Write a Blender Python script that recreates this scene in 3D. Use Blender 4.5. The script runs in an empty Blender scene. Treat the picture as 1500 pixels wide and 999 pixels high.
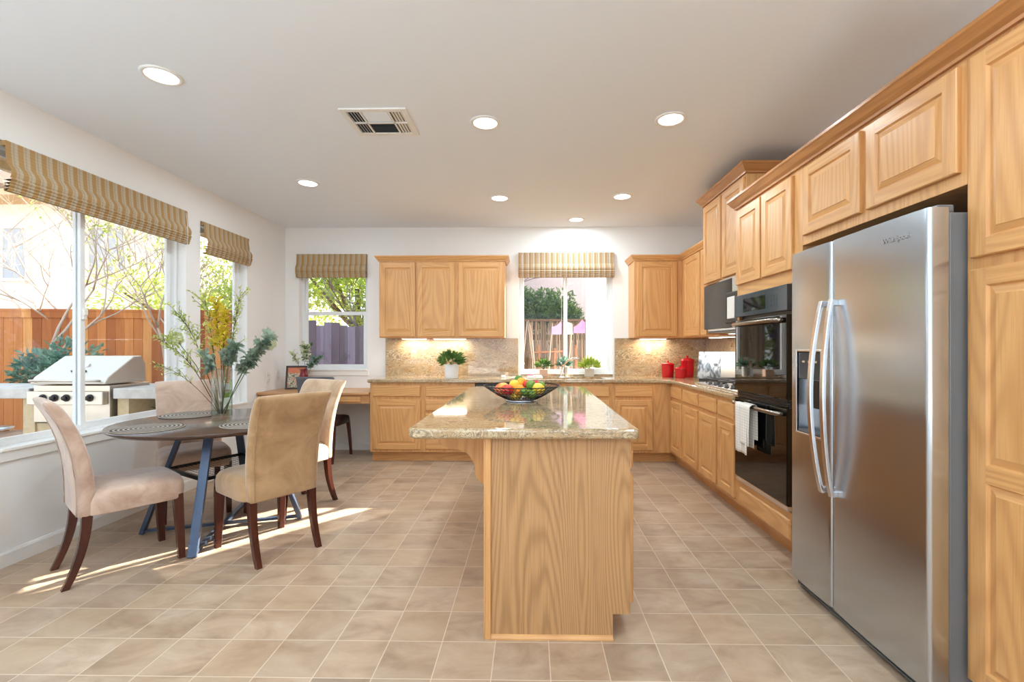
import bpy, bmesh, math, random
from math import sin, cos, pi, radians, atan2, sqrt
from mathutils import Vector, Matrix, noise as mnoise

random.seed(7)
S = bpy.context.scene
C = S.collection

# ------------------------------------------------------------------ camera, sky, sun, exposure
HC = 1.27                       # eye height
F_PX = 685.0
cam_d = bpy.data.cameras.new('camera')
cam_d.sensor_width = 36.0
cam_d.lens = 36.0 * F_PX / 1500.0
cam_d.shift_x = -(767.0 - 750.0) / 1500.0
cam_d.shift_y = (508.0 - 499.5) / 1500.0
cam_d.clip_start = 0.05
cam = bpy.data.objects.new('camera', cam_d)
C.objects.link(cam)
cam.location = (0, 0, HC)
cam.rotation_euler = (radians(90), 0, 0.016)
S.camera = cam

world = bpy.data.worlds.new('sky')
S.world = world
world.use_nodes = True
wn = world.node_tree
bg = wn.nodes['Background']
SKY_STRENGTH = 2.4
bg.inputs['Strength'].default_value = SKY_STRENGTH
geo = wn.nodes.new('ShaderNodeTexCoord')
sepw = wn.nodes.new('ShaderNodeSeparateXYZ')
rampw = wn.nodes.new('ShaderNodeValToRGB')
rampw.color_ramp.elements[0].position = 0.0
rampw.color_ramp.elements[0].color = (0.88, 0.94, 1.0, 1)
rampw.color_ramp.elements[1].position = 0.8
rampw.color_ramp.elements[1].color = (0.60, 0.78, 1.0, 1)
wn.links.new(geo.outputs['Generated'], sepw.inputs[0])
wn.links.new(sepw.outputs['Z'], rampw.inputs[0])
wn.links.new(rampw.outputs[0], bg.inputs['Color'])

SUN_EL = 25.4
sun_d = bpy.data.lights.new('sun', 'SUN')
sun_d.energy = 40.0
sun_d.angle = radians(0.6)
sun_d.color = (1.0, 0.93, 0.82)
sun = bpy.data.objects.new('sun', sun_d)
C.objects.link(sun)
_el = radians(SUN_EL)
_to = Vector((0.657 * cos(_el), 0.754 * cos(_el), sin(_el)))
sun.rotation_euler = _to.to_track_quat('Z', 'Y').to_euler()
sun.location = _to * 20

DOWNLIGHT_W = 11.0
FILL_UPLIGHT_W = 60.0
UNDERCAB_W = 3.6

S.view_settings.view_transform = 'Standard'
S.view_settings.look = 'None'
S.view_settings.exposure = 0.0
S.view_settings.gamma = 1.0
S.view_settings.use_curve_mapping = False
S.cycles.use_denoising = True
S.cycles.max_bounces = 10
S.cycles.diffuse_bounces = 6
S.cycles.glossy_bounces = 4
S.cycles.transmission_bounces = 6
S.cycles.transparent_max_bounces = 16
S.cycles.sample_clamp_indirect = 6.0
S.cycles.caustics_reflective = False
S.cycles.caustics_refractive = False

# ------------------------------------------------------------------ materials
def srgb(r, g, b):
    def f(c):
        c /= 255.0
        return c / 12.92 if c <= 0.04045 else ((c + 0.055) / 1.055) ** 2.4
    return (f(r), f(g), f(b), 1.0)

class NT:
    """small helper around a node tree"""
    def __init__(s, name):
        s.m = bpy.data.materials.new(name)
        s.m.use_nodes = True
        s.t = s.m.node_tree
        s.b = s.t.nodes['Principled BSDF']
        s.out = s.t.nodes['Material Output']
    def n(s, typ, **kw):
        nd = s.t.nodes.new(typ)
        for k, v in kw.items():
            setattr(nd, k, v)
        return nd
    def l(s, a, b):
        s.t.links.new(a, b)
    def coord(s, kind='Object', scale=(1, 1, 1), rot=(0, 0, 0), jitter=False):
        tc = s.n('ShaderNodeTexCoord')
        src = tc.outputs[kind]
        if jitter:
            oi = s.n('ShaderNodeObjectInfo')
            vm = s.n('ShaderNodeVectorMath', operation='MULTIPLY_ADD')
            s.l(oi.outputs['Random'], vm.inputs[0])
            vm.inputs[1].default_value = (17.3, 11.9, 23.1)
            s.l(src, vm.inputs[2])
            src = vm.outputs[0]
        mp = s.n('ShaderNodeMapping')
        mp.inputs['Scale'].default_value = scale
        mp.inputs['Rotation'].default_value = rot
        s.l(src, mp.inputs[0])
        return mp.outputs[0]
    def noise(s, vec, scale=5, detail=4, rough=0.5, dist=0.0):
        nn = s.n('ShaderNodeTexNoise')
        nn.inputs['Scale'].default_value = scale
        nn.inputs['Detail'].default_value = detail
        nn.inputs['Roughness'].default_value = rough
        nn.inputs['Distortion'].default_value = dist
        s.l(vec, nn.inputs['Vector'])
        return nn.outputs['Fac']
    def math(s, op, a, b=None, c=None, clamp=False):
        m = s.n('ShaderNodeMath', operation=op)
        m.use_clamp = clamp
        for i, v in enumerate((a, b, c)):
            if v is None:
                continue
            if isinstance(v, (int, float)):
                m.inputs[i].default_value = v
            else:
                s.l(v, m.inputs[i])
        return m.outputs[0]
    def ramp(s, fac, stops, interp='LINEAR'):
        r = s.n('ShaderNodeValToRGB')
        r.color_ramp.interpolation = interp
        els = r.color_ramp.elements
        while len(els) < len(stops):
            els.new(0.5)
        for e, (p, c) in zip(els, stops):
            e.position = p
            e.color = c
        s.l(fac, r.inputs[0])
        return r.outputs[0]
    def mix(s, fac, a, b, mode='MIX'):
        m = s.n('ShaderNodeMix', data_type='RGBA', blend_type=mode)
        for sock, v in ((m.inputs[0], fac), (m.inputs[6], a), (m.inputs[7], b)):
            if isinstance(v, (int, float, tuple)):
                sock.default_value = v
            else:
                s.l(v, sock)
        return m.outputs[2]
    def bump(s, h, strength=0.2, dist=0.002):
        b = s.n('ShaderNodeBump')
        b.inputs['Strength'].default_value = strength
        b.inputs['Distance'].default_value = dist
        s.l(h, b.inputs['Height'])
        s.l(b.outputs[0], s.b.inputs['Normal'])
    def set(s, **kw):
        for k, v in kw.items():
            s.b.inputs[k.replace('_', ' ')].default_value = v
        return s
    def col(s, c):
        if isinstance(c, tuple):
            s.b.inputs['Base Color'].default_value = c
        else:
            s.l(c, s.b.inputs['Base Color'])

def plain(name, c, rough=0.5, metal=0.0, **kw):
    t = NT(name)
    v = t.coord('Object', jitter=True)
    n = t.noise(v, 6, 3)
    d = (c[0] * 0.93, c[1] * 0.93, c[2] * 0.93, 1)
    t.col(t.mix(n, d, c))
    t.set(Roughness=rough, Metallic=metal, **kw)
    return t.m

def oak(name, axis, light, mid, dark, rough=0.38, jitter=True, freq=1.0, contrast=1.0, nr=150.0):
    t = NT(name)
    k = 0.055
    sc = {'z': (1, 1, k), 'x': (k, 1, 1), 'y': (1, k, 1)}[axis]
    v = t.coord('Object', scale=sc, jitter=jitter)
    kk = 0.10
    v3 = t.coord('Object', scale={'z': (1, 1, kk), 'x': (kk, 1, 1), 'y': (1, kk, 1)}[axis], jitter=jitter)
    big = t.noise(v3, 3.4 * freq, 1.5, 0.35)
    rings = t.math('MULTIPLY', big, nr)
    rings = t.math('SINE', rings)
    rings = t.math('MULTIPLY_ADD', rings, 0.5, 0.5)
    rings = t.math('POWER', rings, 1.8)
    fine = t.noise(v, 95, 3, 0.6)
    sc2 = {'z': (1, 1, 0.02), 'x': (0.02, 1, 1), 'y': (1, 0.02, 1)}[axis]
    v2 = t.coord('Object', scale=sc2, jitter=jitter)
    pores = t.noise(v2, 240, 2, 0.5)
    pores = t.math('SMOOTH_MIN', pores, 0.62, 0.1)
    c = t.mix(fine, light, mid)
    f = t.math('MULTIPLY', rings, 0.34 * contrast)
    c = t.mix(f, c, dark)
    pf = t.math('MULTIPLY_ADD', pores, -4.0, 1.95, clamp=True)
    pf = t.math('MULTIPLY', pf, 0.35 * contrast)
    c = t.mix(pf, c, dark)
    wide = t.noise(v, 0.9, 2)
    c = t.mix(t.math('MULTIPLY', wide, 0.35), c, mid)
    t.col(c)
    t.set(Roughness=rough)
    t.b.inputs['Coat Weight'].default_value = 0.12
    t.b.inputs['Coat Roughness'].default_value = 0.22
    t.b.inputs['Specular IOR Level'].default_value = 0.35
    t.bump(fine, 0.08, 0.001)
    return t.m

OL, OM, OD = srgb(219, 171, 116), srgb(206, 152, 94), srgb(160, 104, 56)
M = {}
M['oak_z'] = oak('oak_vertical', 'z', OL, OM, OD)
M['oak_x'] = oak('oak_along_x', 'x', OL, OM, OD)
M['oak_y'] = oak('oak_along_y', 'y', OL, OM, OD)
M['oak_panel'] = oak('oak_end_panel', 'z', srgb(190, 148, 104), srgb(176, 134, 90), srgb(118, 80, 46), freq=1.15, contrast=1.35, jitter=False, nr=230.0)
M['crown_x'] = oak('oak_crown_x', 'x', srgb(190, 136, 84), srgb(170, 114, 66), srgb(130, 82, 44))
M['crown_y'] = oak('oak_crown_y', 'y', srgb(190, 136, 84), srgb(170, 114, 66), srgb(130, 82, 44))
M['desk_x'] = oak('oak_desk_x', 'x', srgb(206, 160, 114), srgb(190, 140, 92), srgb(156, 106, 64))

def granite():
    t = NT('granite')
    v = t.coord('Object', scale=(0.8, 1.8, 1.9), rot=(0.25, 0.4, 0.35))
    warp = t.noise(v, 2.2, 4, 0.6, 1.2)
    vm = t.n('ShaderNodeVectorMath', operation='MULTIPLY_ADD')
    t.l(warp, vm.inputs[0]); vm.inputs[1].default_value = (1.1, 1.1, 1.1); t.l(v, vm.inputs[2])
    a = t.noise(vm.outputs[0], 4.2, 6, 0.6, 2.0)
    c = t.ramp(a, [(0.28, srgb(96, 72, 52)), (0.38, srgb(166, 130, 90)), (0.45, srgb(204, 184, 150)), (0.51, srgb(146, 126, 98)),
                   (0.57, srgb(200, 174, 134)), (0.66, srgb(176, 140, 98)), (0.78, srgb(106, 92, 76))])
    vein = t.math('MULTIPLY', a, 34.0)
    vein = t.math('SINE', vein)
    vein = t.math('POWER', t.math('ABSOLUTE', vein), 5.0)
    c = t.mix(t.math('MULTIPLY', vein, 0.45), c, srgb(104, 82, 62))
    sp = t.noise(t.coord('Object'), 160, 3, 0.7)
    c = t.mix(t.math('MULTIPLY_ADD', sp, 5.0, -2.75, clamp=True), c, srgb(92, 76, 64))
    t.col(c)
    t.set(Roughness=0.06)
    t.b.inputs['IOR'].default_value = 1.62
    t.b.inputs['Specular IOR Level'].default_value = 0.7
    return t.m
M['granite'] = granite()

def floor_mat():
    t = NT('floor_tile')
    T = 0.2286
    tc = t.n('ShaderNodeTexCoord')
    sp = t.n('ShaderNodeSeparateXYZ')
    t.l(tc.outputs['Object'], sp.inputs[0])
    gx = t.math('MULTIPLY_ADD', sp.outputs[0], 1 / T, -0.075 / T + 100)
    gy = t.math('MULTIPLY_ADD', sp.outputs[1], 1 / T, -1.781 / T + 100)
    def line(g):
        fr = t.math('FRACT', g)
        d = t.math('ABSOLUTE', t.math('SUBTRACT', fr, 0.5))
        d = t.math('SUBTRACT', 0.5, d)
        return t.math('LESS_THAN', d, 0.0085)
    gr = t.math('MAXIMUM', line(gx), line(gy))
    cb = t.n('ShaderNodeCombineXYZ')
    t.l(t.math('FLOOR', gx), cb.inputs[0]); t.l(t.math('FLOOR', gy), cb.inputs[1])
    wnz = t.n('ShaderNodeTexWhiteNoise', noise_dimensions='3D')
    t.l(cb.outputs[0], wnz.inputs['Vector'])
    vm = t.n('ShaderNodeVectorMath', operation='MULTIPLY_ADD')
    t.l(wnz.outputs['Color'], vm.inputs[0]); vm.inputs[1].default_value = (9, 9, 9); t.l(tc.outputs['Object'], vm.inputs[2])
    mp = t.n('ShaderNodeMapping'); mp.inputs['Scale'].default_value = (0.75, 1.3, 1); mp.inputs['Rotation'].default_value = (0, 0, -0.35)
    t.l(vm.outputs[0], mp.inputs[0])
    n1 = t.noise(mp.outputs[0], 5.0, 6, 0.62, 0.6)
    c = t.ramp(n1, [(0.30, srgb(146, 120, 96)), (0.45, srgb(172, 146, 120)), (0.56, srgb(184, 160, 135)), (0.72, srgb(200, 180, 158))])
    n2 = t.noise(tc.outputs['Object'], 2.1, 3, 0.5)
    c = t.mix(t.math('MULTIPLY', n2, 0.4), c, srgb(172, 152, 140))
    sc_ = t.n('ShaderNodeSeparateColor'); t.l(wnz.outputs['Color'], sc_.inputs[0])
    c = t.mix(t.math('MULTIPLY_ADD', sc_.outputs[1], 1.1, -0.4, clamp=True), c, t.mix(n1, srgb(168, 138, 108), srgb(204, 180, 152)))
    br = t.math('MULTIPLY_ADD', wnz.outputs['Value'], 0.16, 0.90)
    hsv = t.n('ShaderNodeHueSaturation'); t.l(br, hsv.inputs['Value']); t.l(c, hsv.inputs['Color'])
    c = t.mix(gr, hsv.outputs[0], srgb(212, 196, 176))
    t.col(c)
    r = t.math('MULTIPLY_ADD', n1, 0.25, 0.24)
    t.l(r, t.b.inputs['Roughness'])
    t.b.inputs['Specular IOR Level'].default_value = 0.42
    h = t.math('SUBTRACT', n1, t.math('MULTIPLY', gr, 0.8))
    t.bump(h, 0.18, 0.002)
    return t.m
M['floor'] = floor_mat()

def wall_mat(name, c):
    t = NT(name)
    n = t.noise(t.coord('Object'), 130, 3)
    t.col(c); t.set(Roughness=0.85); t.bump(n, 0.08, 0.001)
    return t.m
M['wall'] = wall_mat('wall_paint', srgb(238, 237, 236))
M['ceil'] = wall_mat('ceiling_paint', srgb(238, 245, 254))
M['white'] = plain('white_paint', srgb(240, 239, 236), 0.4)
M['vinyl'] = plain('white_vinyl', srgb(236, 238, 240), 0.35)
M['plastic_white'] = plain('white_plastic', srgb(235, 233, 228), 0.4)
M['plate'] = plain('beige_plate', srgb(196, 170, 136), 0.4)
M['black'] = plain('black_plastic', srgb(18, 18, 20), 0.35)
M['iron'] = plain('cast_iron', srgb(24, 24, 26), 0.5)
M['blackglass'] = plain('black_glass', srgb(10, 9, 9), 0.03)
M['micro_glass'] = plain('microwave_glass', srgb(40, 24, 18), 0.12, **{'Specular_IOR_Level': 0.18})  # brown reflection of the oak cabinets put into the glass colour
M['blackglass_e'] = plain('oven_enamel', srgb(52, 60, 70), 0.12)
M['leg_blue'] = plain('blue_grey_metal', srgb(70, 84, 108), 0.32, 0.35)
M['leg_black'] = plain('black_metal', srgb(26, 28, 32), 0.35, 0.5)
M['chrome'] = plain('chrome', srgb(225, 225, 228), 0.08, 1.0)
M['mahog'] = oak('dark_wood_leg', 'z', srgb(86, 42, 30), srgb(66, 31, 23), srgb(38, 18, 14), rough=0.25)
M['walnut'] = oak('walnut_top', 'x', srgb(98, 74, 62), srgb(80, 60, 52), srgb(56, 42, 36), rough=0.2)
M['ceramic_w'] = plain('white_ceramic', srgb(238, 238, 238), 0.25)
M['ceramic_g'] = plain('pale_ceramic', srgb(206, 196, 182), 0.45)
M['terra'] = plain('pale_terracotta', srgb(220, 182, 158), 0.7)
M['red'] = plain('red_glaze', srgb(190, 16, 30), 0.14)
M['soil'] = plain('soil', srgb(60, 45, 35), 0.95)
M['water'] = plain('stem_green', srgb(86, 106, 62), 0.5)
M['paper'] = plain('book_paper', srgb(226, 222, 214), 0.6)
M['gray_fabric'] = plain('grey_fabric', srgb(92, 90, 96), 0.9)
M['brown_leather'] = plain('brown_leather', srgb(50, 30, 24), 0.45)
M['dark_side'] = plain('fridge_side_paint', srgb(128, 130, 134), 0.4, 0.2)
M['gasket'] = plain('grey_gasket', srgb(60, 60, 62), 0.7)
M['grille'] = plain('grille_grey', srgb(96, 98, 100), 0.5)

def steel(name, base, rough, axis='z', amp=0.06, aniso=0.0, arot=0.0):
    t = NT(name)
    sc = {'z': (160, 160, 0.6), 'x': (1.2, 220, 220), 'y': (220, 1.2, 220)}[axis]
    v = t.coord('Object', scale=sc)
    n = t.noise(v, 1.0, 3, 0.6)
    t.col(base)
    r = t.math('MULTIPLY_ADD', n, amp, rough - amp / 2)
    t.l(r, t.b.inputs['Roughness'])
    t.set(Metallic=1.0)
    t.b.inputs['Anisotropic'].default_value = 0.0
    if aniso:
        t.set(Anisotropic=aniso)
        tg = t.n('ShaderNodeTangent', direction_type='RADIAL', axis='Z'); t.l(tg.outputs[0], t.b.inputs['Tangent'])
        t.b.inputs['Anisotropic Rotation'].default_value = arot
    return t.m
M['steel'] = steel('stainless_steel', srgb(197, 205, 214), 0.23, aniso=0.7, arot=0.0)
M['steel_h'] = steel('stainless_handle', srgb(222, 222, 224), 0.24)
M['steel_grill'] = steel('grill_steel', srgb(214, 202, 186), 0.45, 'x')
M['steel_oven'] = plain('oven_steel', srgb(150, 140, 130), 0.22, 1.0)

def thin_glass(name, tint=(1, 1, 1, 1), ior=1.3, rough=0.0):
    t = NT(name)
    tr = t.n('ShaderNodeBsdfTransparent'); tr.inputs[0].default_value = tint
    gl = t.n('ShaderNodeBsdfGlossy'); gl.inputs['Roughness'].default_value = rough
    lw = t.n('ShaderNodeLayerWeight'); lw.inputs[0].default_value = 0.5
    f0 = ((ior - 1) / (ior + 1)) ** 2 * 2
    p5 = t.math('POWER', lw.outputs['Facing'], 5.0)
    fac = t.math('MULTIPLY_ADD', p5, 0.8 * (1 - f0), f0)
    mx = t.n('ShaderNodeMixShader')
    t.l(fac, mx.inputs[0]); t.l(tr.outputs[0], mx.inputs[1]); t.l(gl.outputs[0], mx.inputs[2])
    t.l(mx.outputs[0], t.out.inputs[0])
    return t.m
M['glass'] = thin_glass('window_glass', (0.97, 0.98, 0.98, 1), 1.22)
M['vase_glass'] = thin_glass('vase_glass', (0.93, 0.96, 0.95, 1), 1.5)
M['vase_water'] = thin_glass('vase_water', (0.90, 0.94, 0.90, 1), 1.1)

def screen_mat():
    t = NT('insect_screen')
    tr = t.n('ShaderNodeBsdfTransparent')
    d = t.n('ShaderNodeBsdfDiffuse'); d.inputs[0].default_value = (0.40, 0.40, 0.39, 1)
    tl = t.n('ShaderNodeBsdfTranslucent'); tl.inputs[0].default_value = (0.34, 0.34, 0.33, 1)
    m1 = t.n('ShaderNodeMixShader'); m1.inputs[0].default_value = 0.75
    m2 = t.n('ShaderNodeMixShader'); m2.inputs[0].default_value = 0.72
    t.l(d.outputs[0], m1.inputs[1]); t.l(tl.outputs[0], m1.inputs[2])
    t.l(tr.outputs[0], m2.inputs[1]); t.l(m1.outputs[0], m2.inputs[2])
    t.l(m2.outputs[0], t.out.inputs[0])
    return t.m
M['screen'] = screen_mat()

def fabric_translucent(t, colsock, w=0.35):
    tl = t.n('ShaderNodeBsdfTranslucent')
    t.l(colsock, tl.inputs[0])
    mx = t.n('ShaderNodeMixShader'); mx.inputs[0].default_value = w
    t.l(t.b.outputs[0], mx.inputs[1]); t.l(tl.outputs[0], mx.inputs[2])
    t.l(mx.outputs[0], t.out.inputs[0])

def blind_mat(name, gold, cream, rust, w):
    t = NT(name)
    tc = t.n('ShaderNodeTexCoord'); sp = t.n('ShaderNodeSeparateXYZ'); t.l(tc.outputs['Object'], sp.inputs[0])
    x = t.math('MULTIPLY', sp.outputs[0], 1 / 0.066)
    fr = t.math('FRACT', x)
    c = t.ramp(fr, [(0.0, gold), (0.40, gold), (0.44, cream), (0.66, rust), (0.70, cream), (0.94, cream), (0.98, gold)])
    z = t.math('MULTIPLY', sp.outputs[2], 330.0)
    z = t.math('MULTIPLY_ADD', t.math('SINE', z), 0.06, 0.06)
    c = t.mix(z, c, srgb(120, 90, 60))
    n = t.noise(t.coord('Object', scale=(1, 1, 0.05)), 300, 2)
    c = t.mix(t.math('MULTIPLY', n, 0.16), c, srgb(140, 110, 80))
    t.col(c); t.set(Roughness=0.85)
    fabric_translucent(t, c, w)
    return t.m
M['blind'] = blind_mat('striped_blind', srgb(190, 152, 100), srgb(204, 190, 164), srgb(188, 166, 136), 0.2)
M['blind_backlit'] = blind_mat('striped_blind_backlit', srgb(206, 170, 120), srgb(232, 222, 204), srgb(186, 142, 110), 0.35)  # same stripes, lightened to imitate daylight glowing through the cloth

def suede(name, c1, c2):
    t = NT(name)
    v = t.coord('Object', jitter=True)
    n = t.noise(v, 5, 5, 0.6, 0.8)
    t.col(t.ramp(n, [(0.35, c2), (0.62, c1)]))
    t.set(Roughness=0.9)
    t.b.inputs['Sheen Weight'].default_value = 0.6
    t.b.inputs['Sheen Roughness'].default_value = 0.4
    t.bump(t.noise(v, 400, 2), 0.15, 0.0006)
    return t.m
M['suede'] = suede('beige_suede', srgb(208, 178, 148), srgb(180, 148, 118))
M['suede_skylit'] = suede('skylit_suede', srgb(206, 180, 162), srgb(172, 142, 124))  # same beige fabric, rosy window light put into the colour
M['suede_shaded'] = suede('shaded_suede', srgb(184, 149, 110), srgb(156, 120, 82))  # same beige fabric, warm shade put into the colour

def mat_weave():
    t = NT('woven_placemat')
    tc = t.n('ShaderNodeTexCoord')
    v = t.n('ShaderNodeVectorMath', operation='LENGTH'); t.l(tc.outputs['Object'], v.inputs[0])
    r = t.math('MULTIPLY_ADD', t.math('SINE', t.math('MULTIPLY', v.outputs['Value'], 270.0)), 0.5, 0.5)
    n = t.noise(tc.outputs['Object'], 220, 2)
    f = t.math('MULTIPLY', t.math('ADD', r, n), 0.6, clamp=True)
    t.col(t.ramp(f, [(0.40, srgb(44, 38, 36)), (0.80, srgb(176, 164, 150))])); t.set(Roughness=0.8)
    t.bump(f, 0.6, 0.003)
    return t.m
M['placemat'] = mat_weave()

def leaf_mat(name, c1, c2, w=0.35):
    t = NT(name)
    n = t.noise(t.coord('Object'), 9, 2)
    c = t.ramp(n, [(0.35, c1), (0.65, c2)])
    t.col(c); t.set(Roughness=0.55)
    fabric_translucent(t, c, w)
    return t.m
M['leaf'] = leaf_mat('green_leaf', srgb(58, 96, 44), srgb(104, 142, 66))
M['leaf_dark'] = leaf_mat('dark_green_leaf', srgb(70, 104, 60), srgb(128, 156, 92), 0.45)
M['leaf_euc'] = leaf_mat('grey_green_leaf', srgb(120, 144, 126), srgb(174, 190, 172))
M['leaf_lime'] = leaf_mat('lime_leaf', srgb(150, 180, 62), srgb(206, 216, 110))
M['leaf_yg'] = leaf_mat('yellow_green_leaf', srgb(168, 190, 92), srgb(216, 222, 140), 0.5)
M['petal_y'] = leaf_mat('yellow_petal', srgb(206, 184, 40), srgb(226, 206, 70), 0.4)
M['petal_g'] = leaf_mat('pale_green_petal', srgb(196, 206, 140), srgb(220, 224, 176), 0.4)
M['petal_w'] = leaf_mat('cream_petal', srgb(214, 220, 180), srgb(240, 240, 220), 0.4)
M['leaf_teal'] = leaf_mat('blue_green_leaf', srgb(84, 124, 108), srgb(136, 168, 146))
M['tree_out'] = leaf_mat('garden_leaf', srgb(150, 176, 76), srgb(214, 224, 126), 0.5)
M['bark'] = plain('pale_bark', srgb(196, 174, 154), 0.9)
M['bark_d'] = plain('dark_bark', srgb(124, 104, 92), 0.9)
M['twig'] = plain('brown_twig', srgb(92, 66, 44), 0.8)

def boards(name, c1, c2, c3, axis=0, w=0.14):
    t = NT(name)
    tc = t.n('ShaderNodeTexCoord'); sp = t.n('ShaderNodeSeparateXYZ'); t.l(tc.outputs['Object'], sp.inputs[0])
    g = t.math('MULTIPLY', sp.outputs[axis], 1 / w)
    wnz = t.n('ShaderNodeTexWhiteNoise', noise_dimensions='1D'); t.l(t.math('FLOOR', g), wnz.inputs['W'])
    c = t.ramp(wnz.outputs['Value'], [(0.0, c1), (0.5, c2), (1.0, c3)])
    n = t.noise(t.coord('Object', scale=(1, 1, 0.1)), 14, 5, 0.6)
    c = t.mix(t.math('MULTIPLY_ADD', n, 0.9, -0.25, clamp=True), c, (c1[0] * 0.45, c1[1] * 0.42, c1[2] * 0.4, 1))
    t.col(c); t.set(Roughness=0.85)
    return t.m
M['cedar'] = boards('cedar_boards', srgb(150, 78, 40), srgb(208, 132, 72), srgb(234, 172, 106), 0, 0.14)  # brightened orange stands in for sunlight on the boards
M['shadefence'] = boards('shaded_boards', srgb(120, 104, 116), srgb(104, 90, 98), srgb(146, 128, 150))  # bluish shade of the unlit side put into the board colours

def simple_noise_mat(name, c1, c2, scale, rough=0.9):
    t = NT(name)
    t.col(t.ramp(t.noise(t.coord('Object'), scale, 6, 0.6), [(0.35, c1), (0.65, c2)])); t.set(Roughness=rough)
    return t.m
M['rail_wood'] = simple_noise_mat('orange_brown_wood', srgb(150, 96, 66), srgb(176, 122, 88), 12)
M['ground'] = simple_noise_mat('garden_soil', srgb(140, 110, 90), srgb(186, 160, 136), 3)
M['patio'] = simple_noise_mat('bounce_patio', srgb(214, 212, 208), srgb(232, 230, 226), 2)  # made extra pale to bounce daylight up onto the ceiling
M['stucco'] = simple_noise_mat('cream_stucco', srgb(246, 240, 230), srgb(250, 246, 238), 30)
M['stucco_pink'] = simple_noise_mat('pink_stucco', srgb(208, 188, 186), srgb(218, 198, 194), 30)
M['stucco_tan'] = simple_noise_mat('tan_eave', srgb(206, 178, 140), srgb(216, 190, 152), 20)
M['roof'] = simple_noise_mat('brown_roof', srgb(130, 104, 84), srgb(160, 130, 104), 12)
M['win_dark'] = plain('far_window_glass', srgb(186, 196, 204), 0.3)
M['concrete'] = simple_noise_mat('concrete', srgb(190, 180, 170), srgb(214, 206, 196), 8)
M['reed'] = boards('reed_screen', srgb(98, 76, 54), srgb(150, 124, 94), srgb(190, 164, 130), 0, 0.024)

def emis(name, c, st):
    t = NT(name)
    e = t.n('ShaderNodeEmission'); e.inputs[0].default_value = c; e.inputs[1].default_value = st
    t.l(e.outputs[0], t.out.inputs[0])
    return t.m
M['lamp'] = emis('lamp_diffuser', (1, 0.97, 0.92, 1), 6.0)

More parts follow.
